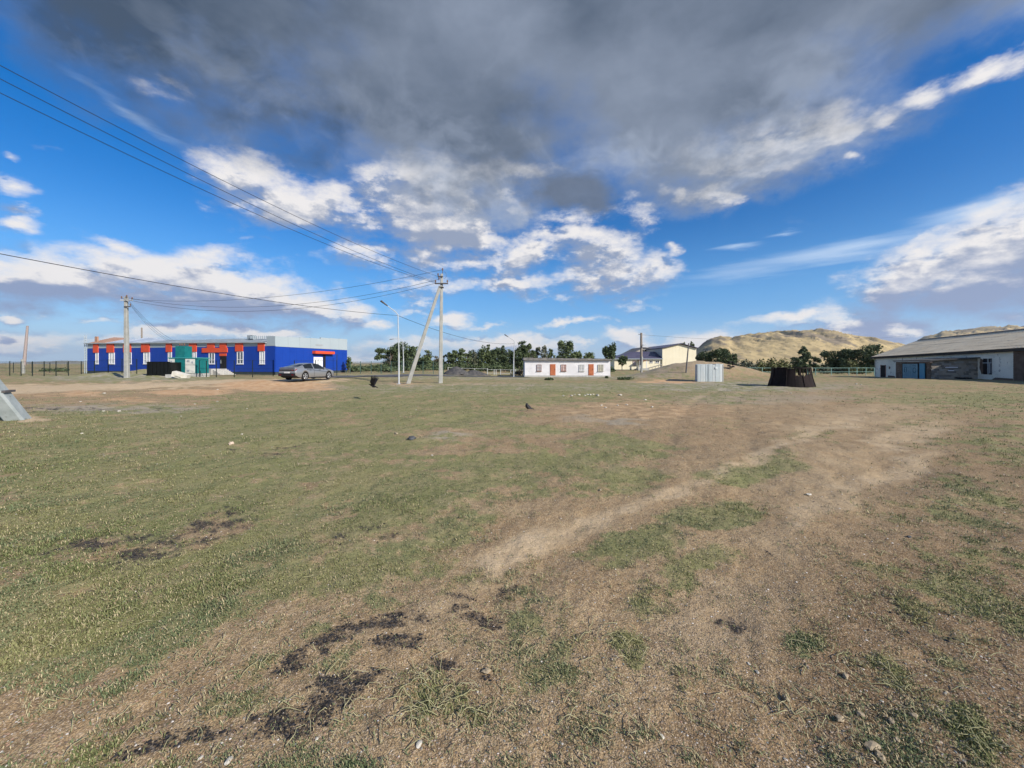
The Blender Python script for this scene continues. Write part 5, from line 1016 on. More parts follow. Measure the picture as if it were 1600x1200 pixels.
def rock(px, py, sx, sy, sz, m_, label, cat='stone', group=None, seed=0, rz=None, name='stone', sink=.25, smooth=False):
    g = random.Random(seed or int(px * 13 + py)); b = G(px, py); mb = MB()
    t = (1 + 5 ** .5) / 2; V = [Vector(v).normalized() for v in ((-1, t, 0), (1, t, 0), (-1, -t, 0), (1, -t, 0), (0, -1, t), (0, 1, t), (0, -1, -t), (0, 1, -t), (t, 0, -1), (t, 0, 1), (-t, 0, -1), (-t, 0, 1))]
    Fc = [(0, 11, 5), (0, 5, 1), (0, 1, 7), (0, 7, 10), (0, 10, 11), (1, 5, 9), (5, 11, 4), (11, 10, 2), (10, 7, 6), (7, 1, 8), (3, 9, 4), (3, 4, 2), (3, 2, 6), (3, 6, 8), (3, 8, 9), (4, 9, 5), (2, 4, 11), (6, 2, 10), (8, 6, 7), (9, 8, 1)]
    mid = {}; F2 = []
    def mp(a, b_):
        k = (min(a, b_), max(a, b_))
        if k not in mid: V.append(((V[a] + V[b_]) / 2).normalized()); mid[k] = len(V) - 1
        return mid[k]
    for a, b_, c in Fc: d, e, f = mp(a, b_), mp(b_, c), mp(c, a); F2 += [(a, d, f), (d, b_, e), (f, e, c), (d, e, f)]
    rz = g.random() * 3 if rz is None else rz; V2 = []
    for v in V:
        k = 1 + g.uniform(-.26, .20); x, y, z = v.x * k * sx / 2, v.y * k * sy / 2, max(v.z, -.6) * k * sz / 2
        V2.append((b.x + x * math.cos(rz) - y * math.sin(rz), b.y + x * math.sin(rz) + y * math.cos(rz), b.z + z + sz * (.5 - sink)))
    mb.add(V2, F2, 0, smooth); o = mb.build(name, m_); tag(o, label, cat, group); return o
# tipped concrete block
mb = MB(); c0 = onG(283, 39.5); a = math.radians(-18); X_ = Vector((math.cos(a), .25, math.sin(a))).normalized(); Z_ = Vector((-X_.z, 0, X_.x)).normalized(); Y_ = Z_.cross(X_); mb.box(c0 + Vector((0, 0, .30)), (1.35, .7, .52), ax=(X_, Y_, Z_)); mb.box(c0 + Vector((.05, -.30, .36)) , (.5, .3, .3), ax=(X_, Y_, Z_))
tag(mb.build('concrete_block', mat('pale_concrete', (.56, .53, .46), (.64, .61, .54), scale=3, bump=.01)), 'pale tilted concrete block lying in front of the transformer kiosk', 'concrete block')
mb = MB(); c0 = onG(268, 40.3); mb.box(c0 + Vector((0, 0, .12)), (.85, .5, .45), .1); tag(mb.build('concrete_block', concrete), 'small grey concrete block at the corner of the black enclosure', 'concrete block')

# dark gravel heap in front of the tree row
def gravel_heap(px, Y, w, d, h, label):
    c = onG(px, Y); n, m_ = 36, 12; v = [(c.x, c.y, c.z + h)]; f = []
    for j in range(1, m_ + 1):
        for i in range(n):
            a = 2 * math.pi * i / n; r_ = j / m_ * (1 + .12 * math.sin(3 * a + 1) + .07 * math.sin(7 * a)); z = h * max(0, 1 - r_ ** 1.25) + .06 * float(vnoise(np.array([i * .9]), np.array([j * 1.1]), 7)[0]); v.append((c.x + w / 2 * r_ * math.cos(a), c.y + d / 2 * r_ * math.sin(a), c.z + z - (.15 if j == m_ else 0)))
    f = [(0, 1 + i, 1 + (i + 1) % n) for i in range(n)] + [(1 + (j - 1) * n + i, 1 + j * n + i, 1 + j * n + (i + 1) % n, 1 + (j - 1) * n + (i + 1) % n) for j in range(1, m_) for i in range(n)]
    mb = MB(); mb.add(v, f, 0, True); return tag(mb.build('gravel_heap', mat('dark_gravel', (.055, .055, .058), (.10, .095, .09), scale=3, bump=.02, bscale=14)), label, 'gravel heap')
gravel_heap(713, 58, 4.4, 3.0, 1.25, 'dark grey gravel heap in front of the tree row right of the pole'); gravel_heap(740, 60, 4.8, 2.4, .8, 'lower second gravel heap joined to the right of the dark one')

# ------------------------------------------------------------------ corrugated iron shed and the rusty tank
ys = 34.0; sh = thing('corrugated_shed', 'small shed of pale corrugated iron sheets in front of the mound', 'shed', onG(1108, ys)); tin = mat('galvanised_sheet', (.55, .60, .60), (.66, .69, .69), scale=1.6, rough=.5, metal=.15, c3=(.46, .50, .50), stretch=(1, 1, .25)); tin2 = mat('dull_sheet_iron', (.42, .48, .50), (.52, .57, .58), scale=1.6, rough=.55, metal=.15, stretch=(1, 1, .25))
sx0, sx1 = P(1090, 0, ys).x, P(1130, 0, ys).x; rs = random.Random(3); zbs = T(sx0, ys) - .12; sy = 2.2
def csheet(p0, p1, z0, z1a, z1b, m_, par, nrm):
    p0, p1 = Vector(p0), Vector(p1); L_ = (p1 - p0).length; n = max(6, int(L_ / .02)); mb = MB(); v = []
    for i in range(n + 1):
        t = i / n; p = p0.lerp(p1, t) + nrm * (.014 * math.sin(t * L_ / .11 * 2 * math.pi)); v += [(p.x, p.y, z0), (p.x, p.y, z1a + (z1b - z1a) * t)]
    mb.add(v, [(2 * i, 2 * i + 2, 2 * i + 3, 2 * i + 1) for i in range(n)], 0, True); b2 = [(x - nrm.x * .004, y - nrm.y * .004, z) for x, y, z in v]; mb.add(b2, [(2 * i, 2 * i + 1, 2 * i + 3, 2 * i + 2) for i in range(n)], 0, True); return mb.build('iron_sheet', m_, par)
nsht = 7; zto = lambda k: EYE + (HY - (568.6 + [1.0, .3, .6, .1, 1.2, -.2, .4, .2][k])) / F * ys
for i in range(nsht):
    a = sx0 + (sx1 - sx0) * i / nsht - .02; b = sx0 + (sx1 - sx0) * (i + 1) / nsht + .03; yo = rs.uniform(-.02, .02)
    csheet((a, ys + yo, 0), (b, ys + yo + rs.uniform(-.02, .02), 0), zbs + rs.uniform(-.03, .06), zto(i), zto(i) + rs.uniform(-.03, .03), tin if rs.random() < .6 else tin2, sh, Vector((0, -1, 0)))
lx = P(1086.5, 0, ys + .9).x
csheet((lx, ys + .9, 0), (sx0, ys + .05, 0), zbs, zto(0), zto(0), tin2, sh, Vector((-.9, -.4, 0)).normalized()); lx2 = P(1088, 0, ys + sy).x
csheet((lx2, ys + sy, 0), (lx, ys + .9, 0), zbs, zto(0), zto(0), tin2, sh, Vector((-1, 0, 0))); csheet((sx1, ys, 0), (sx1, ys + sy, 0), zbs, zto(6), zto(6), tin2, sh, Vector((1, 0, 0))); csheet((sx1, ys + sy, 0), (lx2, ys + sy, 0), zbs, zto(1), zto(1), tin2, sh, Vector((0, 1, 0)))
mb = MB(); k = (zto(1) + zto(5)) / 2 - .10; mb.box(((lx2 + sx1) / 2 + .1, ys + sy / 2 + .05, k), (sx1 - lx2 - .3, sy - .15, .04)); mb.build('roof', dull, sh)
for (x, y) in ((sx0 + .03, ys + .06), (sx1 - .05, ys + .06), (lx + .05, ys + .95)): mb = MB(); mb.box((x, y, (zbs + k) / 2), (.07, .07, k - zbs)); mb.build('corner_post', wood, sh)
mb = MB(); mb.box(((sx0 + sx1) / 2 + .5, ys - .06, zto(3) - .35), (.18, .02, .18)); mb.build('patch_plate', tin, sh)
# dug-out hole in the mound
hb = P(1135.5, 576.5, 43.2); mb = MB(); 
for i in range(7): a = i / 7 * 6.28; mb.box((hb.x + .28 * math.cos(a), 42.35 + .1 * math.sin(a), T(hb.x, 42.6) + .35 + .28 * math.sin(a)), (.22, .25, .16), a)
tag(mb.build('rubble_ring', mat('black_rubber', (.015, .014, .014))), 'dark opening ringed by rubble in the mound right of the shed', 'rubble')
# tank: flared cone of riveted plates under a rim plate, with torn openings near the top
yt = 27.4; cx_ = P(1236, 0, yt).x; tk_z = T(cx_, yt); r_b = (1267.6 - 1203) / 2 * (yt / F) * .985; r_t = (1264 - 1211) / 2 * (yt / F) * .97; h_t = P(0, 575.4, yt).z - tk_z
rusty = mat('deep_rust', (.005, .0035, .0035), (.016, .009, .009), scale=2.2, rough=.9, bump=.012, bscale=10, c3=(.045, .026, .025), stretch=(1, 1, .5)); tank = thing('rusty_tank', 'dark rusty flared steel tank with torn openings under its rim', 'tank', (cx_, yt, tk_z))
def rad(z): k = z / h_t; return r_b + (r_t - r_b) * (1 - (1 - k) ** 1.6)
npl = 16
def tp(a, z, d=0): r_ = rad(z) + d; return Vector((cx_ + r_ * math.cos(a), yt + r_ * .9 * math.sin(a), tk_z + z))
for i in range(npl):
    a0, a1 = 2 * math.pi * i / npl, 2 * math.pi * (i + 1) / npl; mid = (a0 + a1) / 2; front = math.sin(mid + .63) < 0
    torn = (front and .12 < math.cos(mid + .63) < .97) or (not front and -.1 < math.cos(mid + .63)); mb = MB(); na_, nz_ = 4, 8; rt_ = random.Random(i + 40)
    top = [h_t * (.56 + .16 * rt_.random() if torn else .985) for _ in range(na_ + 1)]
    if not front and torn: top = [h_t * .40] * (na_ + 1)
    for s in (0, 1):
        v = []
        for x in range(na_ + 1):
            for z in range(nz_ + 1): v.append(tp(a0 + (a1 - a0) * x / na_, top[x] * z / nz_, -.02 * s + .012 * (i % 2)))
        fs = [(x * (nz_ + 1) + z, (x + 1) * (nz_ + 1) + z, (x + 1) * (nz_ + 1) + z + 1, x * (nz_ + 1) + z + 1) for x in range(na_) for z in range(nz_)]; mb.add(v, fs if s == 0 else [f[::-1] for f in fs], 0, True)
    mb.build('steel_plate', rusty, tank)
    if torn and rt_.random() < .8 :
        mb = MB(); a = mid + rt_.uniform(-.08, .08); w = rt_.uniform(.02, .09); mb.prism([tp(a - w, h_t * .58), tp(a + w * .8, h_t * .58), tp(a + w * .8, h_t * .58, -.03), tp(a - w, h_t * .58, -.03)], [tp(a - w * .5, h_t * .985), tp(a + w * 1.2, h_t * .985), tp(a + w * 1.2, h_t * .985, -.03), tp(a - w * .5, h_t * .985, -.03)]); mb.build('torn_strip', rusty, tank)
mb = MB(); n = 40; R_o, R_i = r_t * 1.04, r_t * .80
ro = [[Vector((cx_ + r_ * math.cos(2 * math.pi * k / n), yt + r_ * .9 * math.sin(2 * math.pi * k / n), tk_z + z)) for k in range(n)] for r_, z in ((R_i, h_t), (R_o, h_t), (R_o, h_t + .055), (R_i, h_t + .055))]
v = [q_ for r_ in ro for q_ in r_]; mb.add(v, [(j * n + k, j * n + (k + 1) % n, ((j + 1) % 4) * n + (k + 1) % n, ((j + 1) % 4) * n + k) for j in range(4) for k in range(n)], 0, False); mb.build('rim_plate', rusty, tank)
for i in range(0, npl, 2):
    a = 2 * math.pi * i / npl; mb = MB(); mb.tube([tp(a, .0, .02), tp(a, h_t * .5, .025), tp(a, h_t, .015)], .028, 5); mb.build('rib', rusty, tank)

# ------------------------------------------------------------------ the car
def make_car():
    b = G(464, 597); ang = R(75); car = thing('parked_car', 'grey fastback saloon car parked facing away beside the blue building', 'car', (0, 0, 0), 0, None, True)
    X0 = Vector((-17.35, 31.0, 0)); fw = Vector((math.cos(ang), math.sin(ang), 0)); lf_ = Vector((-math.sin(ang), math.cos(ang), 0))
    o = X0 + lf_ * .91; car.location = (o.x, o.y, T(o.x + 2, o.y + 2) + .10); car.rotation_euler = (0, 0, ang)
    paint = mat('grey_car_paint', (.30, .315, .335), rough=.3, metal=.5, spec=.5); gl = glassmat('car_glass', (.012, .014, .016), .05); blackp = mat('black_plastic', (.012, .012, .013), rough=.5); red = mat('tail_lamp_red', (.20, .006, .01), rough=.2); chrome = mat('wheel_alloy', (.55, .56, .57), rough=.3, metal=.7); rub = mat('tyre_rubber', (.018, .018, .019), rough=.85)
    L_ = 4.68; ns = 79; xs = np.linspace(0, L_, ns)
    I = lambda x, a, b_: float(np.interp(x, a, b_))
    def sect(x):
        w = I(x, [0, .12, .5, 1.2, 2.4, 3.4, 4.1, 4.45, 4.62, 4.68], [.78, .86, .90, .915, .905, .91, .89, .80, .66, .50]); belt = I(x, [0, .10, .6, 1.4, 2.4, 3.3, 3.9, 4.35, 4.6, 4.68], [.92, 1.02, .98, .955, .93, .90, .84, .73, .60, .50])
        roof = I(x, [0, .05, .30, .75, 1.2, 1.6, 2.0, 2.4, 2.75, 3.1, 3.42, 3.9, 4.35, 4.6, 4.68], [.94, 1.03, 1.10, 1.235, 1.355, 1.415, 1.43, 1.42, 1.36, 1.19, .985, .90, .78, .64, .54]); roof = max(roof, belt + .03)
        wr = w * I(roof - belt, [.03, .15, .5], [.84, .74, .63]); zb = I(x, [0, .25, .5, 4.2, 4.5, 4.68], [.42, .26, .19, .19, .22, .34])
        for c in (1.00, 3.72):
            d = abs(x - c)
            if d < .37: zb = max(zb, .33 + math.sqrt(max(0, .37 ** 2 - d * d)) - .02)
        zm = max(.66, zb + .04) if x > .12 and x < 4.4 else (zb + belt) / 2
        h = [(0, zb), (w * .90, zb), (w * .985, zb + .05), (w, zm), (w * .975, (zm + belt) / 2 + .03), (w * .93, belt), (wr + (w * .93 - wr) * .30, belt + (roof - belt) * .68), (wr, roof - .035 * min(1, (roof - belt) * 4)), (wr * .72, roof), (0, roof + .012)]
        return h
    v = []; 
    for x in xs:
        h = sect(x); ring = [(x, -y, z) for y, z in h] + [(x, y, z) for y, z in h[-2:0:-1]]; v += ring
    m = len(ring); mb = MB()
    def is_glass(x, k):
        side = k in (5, 6); side2 = k in (m - 7, m - 6)
        if (side or side2) and .95 < x < 3.18:
            return not (1.93 < x < 2.03)
        if k in (7, 8, m - 9, m - 8) and (.42 < x < 1.10 or 2.72 < x < 3.40): return True
        return False
    for i in range(ns - 1):
        for k in range(m):
            xm = (xs[i] + xs[i + 1]) / 2; q_ = (i * m + k, (i + 1) * m + k, (i + 1) * m + (k + 1) % m, i * m + (k + 1) % m); mi = 1 if is_glass(xm, k) else 0
            if (k in (0, 1, m - 1, m - 2)) : mi = 2
            mb.f.append(q_); mb.m.append(mi); mb.sm.append(mi != 2)
    mb.v = [tuple(q_) for q_ in v]; mb.f.append(tuple(range(m))); mb.m.append(0); mb.sm.append(False); mb.f.append(tuple((ns - 1) * m + k for k in range(m - 1, -1, -1))); mb.m.append(0); mb.sm.append(False)
    body = mb.build('body', [paint, gl, blackp], car)
    def wheel(x, s):
        y = s * .80; t = MB(); n = 28; prof = [(.235, .10), (.30, .11), (.325, .08), (.335, 0), (.325, -.08), (.30, -.11), (.235, -.10)]
        vs = [(x + r_ * math.cos(2 * math.pi * k / n), y + o_ , .335 + r_ * math.sin(2 * math.pi * k / n)) for r_, o_ in prof for k in range(n)]; t.add(vs, [(j * n + k, j * n + (k + 1) % n, (j + 1) * n + (k + 1) % n, (j + 1) * n + k) for j in range(len(prof) - 1) for k in range(n)], 0, True)
        o_ = t.build('wheel', rub, car); r2 = MB(); yo = y + s * .085; ring_ = [(x + .235 * math.cos(2 * math.pi * k / n), yo, .335 + .235 * math.sin(2 * math.pi * k / n)) for k in range(n)]; r2.prism(ring_, [(a, b_ - s * .05, c) for a, b_, c in ring_], 1)
        rim_o = [(x + .238 * math.cos(2 * math.pi * k / n), yo + s * .012, .335 + .238 * math.sin(2 * math.pi * k / n)) for k in range(n)]; rim_i = [(x + .205 * math.cos(2 * math.pi * k / n), yo + s * .010, .335 + .205 * math.sin(2 * math.pi * k / n)) for k in range(n)]; r2.add(rim_o + rim_i, [(k, (k + 1) % n, n + (k + 1) % n, n + k) for k in range(n)], 0)
        for k in range(5):
            a = 2 * math.pi * k / 5 + .3
            for da in (-.14, .14):
                p0 = Vector((x + .04 * math.cos(a), yo + s * .02, .335 + .04 * math.sin(a))); p1 = Vector((x + .215 * math.cos(a + da), yo + s * .012, .335 + .215 * math.sin(a + da))); r2.tube([p0, p1], .017, 5)
        r2.tube([(x, yo, .335), (x, yo + s * .03, .335)], .05, 10); r2.build('rim', [chrome, blackp], o_)
    for x in (1.0, 3.72):
        for s in (-1, 1): wheel(x, s)
    def strip(name, pts, m_, th=.012, par=car): 
        q_ = MB(); n_ = Vector((0, 0, 0)); P_ = [Vector(p) for p in pts]; n_ = (P_[1] - P_[0]).cross(P_[2] - P_[1]).normalized(); q_.prism([p - n_ * .004 for p in P_], [p + n_ * th for p in P_]); return q_.build(name, m_, par)
    # tail: black panel with the light bar, bumper, plate
    rearw = .80
    def rbox(name, y0, y1, z0, z1, x0, x1, m_, mi=0): q_ = MB(); q_.box(((x0 + x1) / 2, (y0 + y1) / 2, (z0 + z1) / 2), (abs(x1 - x0), abs(y1 - y0), z1 - z0)); return q_.build(name, m_, car)
    rbox('tail_panel', -.76, .76, .80, .905, -.016, .05, blackp); 
    for s in (-1, 1):
        q_ = MB(); y0, y1 = s * .52, s * .80; q_.prism([Vector((-.02, y0, .815)), Vector((.05, y1, .80)), Vector((.06, y1, .93)), Vector((-.02, y0, .89))][::s], [Vector((-.035, y0, .815)), Vector((.02, s * .845, .80)), Vector((.18, s * .885, .95)), Vector((-.035, y0, .89))][::s]); q_.build('tail_light', red, car)
    rbox('rear_bumper', -.80, .80, .36, .60, -.05, .12, blackp); rbox('number_plate', -.26, .26, .60, .71, -.03, .0, mat('plate_white', (.75, .75, .72), rough=.4)); 
    for s in (-1, 1): rbox('rear_reflector', s * .50, s * .72, .44, .50, -.062, -.04, red)
    q_ = MB(); q_.prism([Vector((.02, -.78, 1.03)), Vector((.02, .78, 1.03)), Vector((.22, .78, 1.06)), Vector((.22, -.78, 1.06))], [Vector((-.03, -.76, 1.06)), Vector((-.03, .76, 1.06)), Vector((.24, .76, 1.08)), Vector((.24, -.76, 1.08))]); q_.build('boot_lip', paint, car)
    for s in (-1, 1):
        q_ = MB(); q_.prism([Vector((3.0, s * .86, .93)), Vector((3.18, s * .86, .93)), Vector((3.14, s * .86, 1.02)), Vector((2.99, s * .86, 1.03))][::s], [Vector((2.98, s * 1.05, .95)), Vector((3.1, s * 1.04, .95)), Vector((3.1, s * 1.03, 1.05)), Vector((2.98, s * 1.04, 1.06))][::s]); q_.build('wing_mirror', paint, car)
        for hx in (1.55, 2.60): q_ = MB(); q_.box((hx, s * .905, .84), (.20, .03, .03)); q_.build('door_handle', blackp, car)
        q_ = MB(); q_.tube([(1.95, s * .921, .30), (1.98, s * .918, .70), (1.95, s * .872, .94)], .006, 4); q_.build('door_seam', blackp, car)
        q_ = MB(); q_.tube([(1.15, s * .905, .90), (1.9, s * .915, .84), (2.9, s * .92, .72), (3.5, s * .915, .66)], .012, 4); q_.build('crease_line', blackp, car)
        q_ = MB(); q_.prism([Vector((4.30, s * .70, .66)), Vector((4.50, s * .55, .62)), Vector((4.52, s * .52, .55)), Vector((4.32, s * .74, .58))][::s], [Vector((4.36, s * .80, .67)), Vector((4.60, s * .62, .62)), Vector((4.62, s * .60, .55)), Vector((4.38, s * .82, .59))][::s]); q_.build('headlight', glassmat('lamp_glass', (.5, .52, .55), .1), car)
        q_ = MB(); q_.box((2.35, s * .90, .20), (2.0, .04, .05)); q_.build('sill_trim', blackp, car)
make_car()

# ------------------------------------------------------------------ birds
crow_m = mat('black_feathers', (.008, .008, .010), (.014, .014, .018), scale=12, rough=.55)
def bird_body(mb, pts, radii, n=10, flat=.9):
    """a lofted body along pts"""
    P_ = [Vector(p) for p in pts]; v = []
    for i, p in enumerate(P_):
        t = (P_[min(i + 1, len(P_) - 1)] - P_[max(i - 1, 0)]).normalized(); u = Vector((0, 1, 0)); w = t.cross(u).normalized()
        for k in range(n): a = 2 * math.pi * k / n; v.append(p + (u * math.cos(a) * flat + w * math.sin(a)) * radii[i])
    mb.add(v, [(i * n + k, i * n + (k + 1) % n, (i + 1) * n + (k + 1) % n, (i + 1) * n + k) for i in range(len(P_) - 1) for k in range(n)] + [tuple(range(n)), tuple(range((len(P_) - 1) * n + n - 1, (len(P_) - 1) * n - 1, -1))], 0, True)
# standing bird: local X to the tail
def standing(px, py, s, label):
    b = G(px, py); t = thing('standing_crow', label, 'bird', b, 0, None, True); mb = MB()
    bird_body(mb, [(-.030, 0, .262), (-.022, 0, .247), (-.024, 0, .228), (-.026, 0, .200), (-.015, 0, .165), (.015, 0, .135), (.06, 0, .112), (.10, 0, .095), (.15, 0, .078), (.22, 0, .062)], [.012, .028, .038, .054, .068, .070, .056, .034, .018, .010])
    o = mb.build('body', crow_m, t)
    for sgn in (-1, 1):
        w = MB(); w.prism([Vector((-.04, sgn * .045, .175)), Vector((.02, sgn * .055, .09)), Vector((.17, sgn * .02, .060)), Vector((.03, sgn * .04, .16))][::sgn], [Vector((-.04, sgn * .058, .175)), Vector((.02, sgn * .068, .09)), Vector((.17, sgn * .03, .060)), Vector((.03, sgn * .052, .16))][::sgn]); w.build('wing', crow_m, t)
        l = MB(); l.tube([(-.005 + .02 * sgn, sgn * .022, .10), (-.012 + .02 * sgn, sgn * .022, .045), (-.003 + .02 * sgn, sgn * .022, .004)], [.010, .005, .004], 6)
        for a in (-.5, 0, .5, 3.1): l.tube([(-.003 + .02 * sgn, sgn * .022, .004), (-.003 + .02 * sgn - .03 * math.cos(a), sgn * .022 + .03 * math.sin(a), .002)], [.004, .002], 4)
        l.build('leg', dsteel, t)
        e = MB(); e.box((-.040, sgn * .022, .252), (.006, .004, .006)); e.build('eye', porc, t)
    k = MB(); k.tube([(-.040, 0, .255), (-.060, 0, .262), (-.075, 0, .268)], [.010, .007, .001], 6); k.build('beak', dsteel, t); t.scale = (s, s, s); t.rotation_euler = (0, 0, .15); return t
standing(824.5, 642.6, 1.02, 'small black bird standing on the grass in the middle')
def flying():
    Y = 17.0; mp_ = Y / F; c = P(583.5, 601, Y); t = thing('flying_crow', 'black crow in low flight with its wings raised, near the left lamp', 'bird', c, 0, None, True); mb = MB()
    q_ = lambda x, y, d=0: Vector(((x - 583.5) * mp_, d, (601 - y) * mp_))
    bird_body(mb, [q_(577.0, 600.6), q_(579, 601.2), q_(581, 602.2), q_(583, 603.4), q_(585, 604.0), q_(587, 604.2), q_(589.5, 605.2), q_(590.8, 606)], [.014, .034, .040, .052, .046, .026, .018, .006])
    mb.build('body', crow_m, t)
    k = MB(); k.tube([q_(577.2, 600.4), q_(575.2, 600.2)], [.014, .002], 6); k.build('beak', dsteel, t)
    for sgn in (-1, 1):
        # raised wing, feather by feather
        o = sgn * .07; w = MB(); root = [q_(581, 601.8, o * .4), q_(582.5, 602.6, o * .4), q_(584.6, 603.4, o * .4)]; mid = [q_(579.4, 596.5, o * 1.6), q_(583, 597.5, o * 1.6), q_(586.4, 598.2, o * 1.5)]; tip = [q_(582.2, 590.2, o * 2.4), q_(585, 591, o * 2.6), q_(588.6, 592.8, o * 2.3)]
        for A3, B3 in ((root, mid), (mid, tip)):
            for i in range(2): w.prism([A3[i], A3[i + 1], B3[i + 1], B3[i]], [p + Vector((0, .012, 0)) for p in (A3[i], A3[i + 1], B3[i + 1], B3[i])])
        for i in range(6):
            f_ = i / 5; a = q_(582 + 6.2 * f_, 591 + 2.2 * f_, o * 2.4); e = q_(583.2 + 7.2 * f_, 586.6 + 4.5 * f_, o * 2.9); w.prism([a + Vector((-.02, 0, 0)), a + Vector((.02, 0, 0)), e + Vector((.01, 0, 0)), e + Vector((-.01, 0, 0))], [p + Vector((0, .008, 0)) for p in (a + Vector((-.02, 0, 0)), a + Vector((.02, 0, 0)), e + Vector((.01, 0, 0)), e + Vector((-.01, 0, 0)))])
        w.build('wing', crow_m, t)
    for sgn in (-1, 1): l = MB(); l.tube([q_(584, 604.5, sgn * .02), q_(581.8, 605.8, sgn * .02)], [.008, .004], 5); l.build('leg', dsteel, t)
flying()

# ------------------------------------------------------------------ stones one can single out
gst = mat('dark_stone', (.055, .06, .065), (.09, .095, .10), scale=14, bump=.004); pst = mat('pinkish_stone', (.52, .40, .30), (.60, .48, .38), scale=12, bump=.003); wst = mat('white_stone', (.44, .41, .34), (.54, .51, .44), scale=12, bump=.003); tst = mat('tan_stone', (.30, .24, .155), (.38, .31, .21), scale=12, bump=.004)
rock(643, 687, .24, .17, .10, gst, 'dark grey rounded stone lying in the grass in the middle', smooth=True); rock(361, 695, .11, .08, .075, pst, 'pinkish stone lying alone in the left grass')
rock(619, 678.5, .12, .07, .05, tst, 'pale yellowish stone just left of the dark rounded stone')
for i, (x, y, s, lb) in enumerate(((880, 619, .22, 'white stone at the left end of the scattered line'), (893, 619, .25, 0), (905, 617.5, .30, 0), (914, 618.5, .22, 0), (922, 617.6, .3, 0), (934, 618.5, .34, 'bigger white stone closing the tight part of the scattered line'), (969, 618, .34, 'largest white stone, lying apart at the right end of the scattered line'),
                               (898, 617, .2, 0), (918, 617, .24, 0), (927, 617, .2, 0), (1008, 625.5, .22, 'white stone at the edge of a green patch below the corrugated shed'), (1019, 636.5, .2, 'white stone farthest right on the reddish soil below the scattered line'), (946, 637.5, .18, 'lowest white stone on the reddish soil below the scattered line'), (940, 634, .15, 1), (965, 634, .16, 1), (979, 633, .18, 1))):
    rock(x, y, s * .62, s * .45, s * .3, wst, lb if isinstance(lb, str) else ('small white stone in the tight middle of the scattered stone line', 'small white stone among three on the reddish soil below the line')[lb], group='white stones in the middle ground', seed=i + 5)
for i, (x, y, s, lb) in enumerate(((162, 643, .16, 'white stone on the grey strip right of the leaning strut, left of a pair'), (186, 643.6, .18, 'white stone on the grey strip right of the leaning strut, right of a pair'), (163, 615, .25, 'white stone on sandy soil just below the dirt road, under the left pole'), (126, 628, .14, 'small white stone between the sandy soil and grey strip'), (378, 679, .1, 'tiny white stone just above the lone pinkish stone'),
                                   (128, 678, .1, 'tiny white stone alone in the grass below the leaning strut'), (304, 632, .13, 'white stone at the grass edge below the kiosk, left of two'), (340, 628, .15, 'white stone at the grass edge below the kiosk, right of two'), (386, 639, .1, 'tiny white stone in the grass below the orange soil patch'), (340, 609, .2, 'white stone on the orange soil patch below the blue building'),
                                   (825, 608, .14, 'white stone on the greenish ground in front of the white building'), (707, 603, .14, 'white stone just right of the upright concrete pole foot'), (1236, 614.6, .17, 'white stone on the grey ground in front of the rusty tank'), (1338, 600.5, .3, 'pale stone left of the warehouse, farther of two'), (1345, 601.5, .24, 'pale stone left of the warehouse, nearer of two'), (650, 641, .08, 'tiny white stone in the grass between the two black birds'), (283, 651, .08, 'tiny white stone in the grass right of the grey strip'))):
    rock(x, y, s * .62, s * .5, s * .3, wst, lb, group='single white stones on the open ground', seed=i + 50)
for i, (x, y, sx, sy_, lb) in enumerate(((1312, 1126, .055, .035, 'flat tan stone, upper left one of the bottom right cluster'), (1363, 1168, .075, .045, 'largest flat tan stone in the bottom right cluster'), (1375, 1184, .055, .038, 'flat tan stone touching the bottom of the largest flat one'), (1427, 1122, .045, .03, 'reddish tan stone right of the bottom right cluster'),
                                     (1228, 1094, .045, .03, 'pale oval stone at the left of the bottom right cluster'), (1344, 1118, .04, .03, 'small tan stone above the largest flat one'), (1393, 1130, .035, .025, 'small pale stone between the tan stones'), (1402, 1160, .03, .025, 'tiny pale stone right of the largest flat one'), (1321, 1059, .05, .03, 'brown flat stone above the tan cluster'))):
    rock(x, y, sx * .85, sy_ * .85, .02, tst, lb, seed=i + 90, sink=.15)
for i, (x, y, s, m_, lb) in enumerate(((357, 1192, .035, wst, 'white stone touching the bottom of the picture beside coal grit'), (313, 1186, .022, wst, 'thin white chip in the coal grit at the bottom'), (655, 1164, .035, wst, 'white stone on gravel right of the coal streaks'), (1170, 1038, .022, wst, 'small pale chip at the middle of the gravel, upper one'), (1183, 1051, .025, wst, 'small pale chip at the middle of the gravel, lower one'), (1034, 1152, .025, wst, 'pale chip alone on the coarse gravel at bottom centre'),
                                       (495, 1155, .02, wst, 'white chip lying on the last coal streak'), (760, 1052, .05, tst, 'yellowish round stone at the edge of the weedy patch'), (1420, 840, .05, gst, 'dark lump lying on the bare soil at the right'), (1264, 774, .07, wst, 'white stone on the bare track beyond the green patches'), (675, 712, .05, wst, 'little pale stone below the dark rounded stone'), (938, 767, .06, tst, 'tan stone at the near edge of the bare track'))):
    rock(x, y, s, s * .7, s * .4, m_, lb, group='small loose stones in the foreground', seed=i + 130, sink=.2)
# clods and low dark weeds on the far ground
for i, (x, y, s, lb) in enumerate(((858, 594, .9, 'low dark weed clump left of centre before the white building'), (981, 593, 1.3, 'low dark weed clump near the timber pole'), (970, 593.5, .8, 'small weed clump beside the larger one near the timber pole'), (948, 591, .4, 'tiny dark weed at the white building corner'))):
    b = G(x, y); t = thing('weed_clump', lb, 'weeds', b); leaves([(b.x, b.y, b.z + .10, s / 2, s / 3, .16)], 260, .10, leaf_mats[0], 'foliage', t, i + 3)

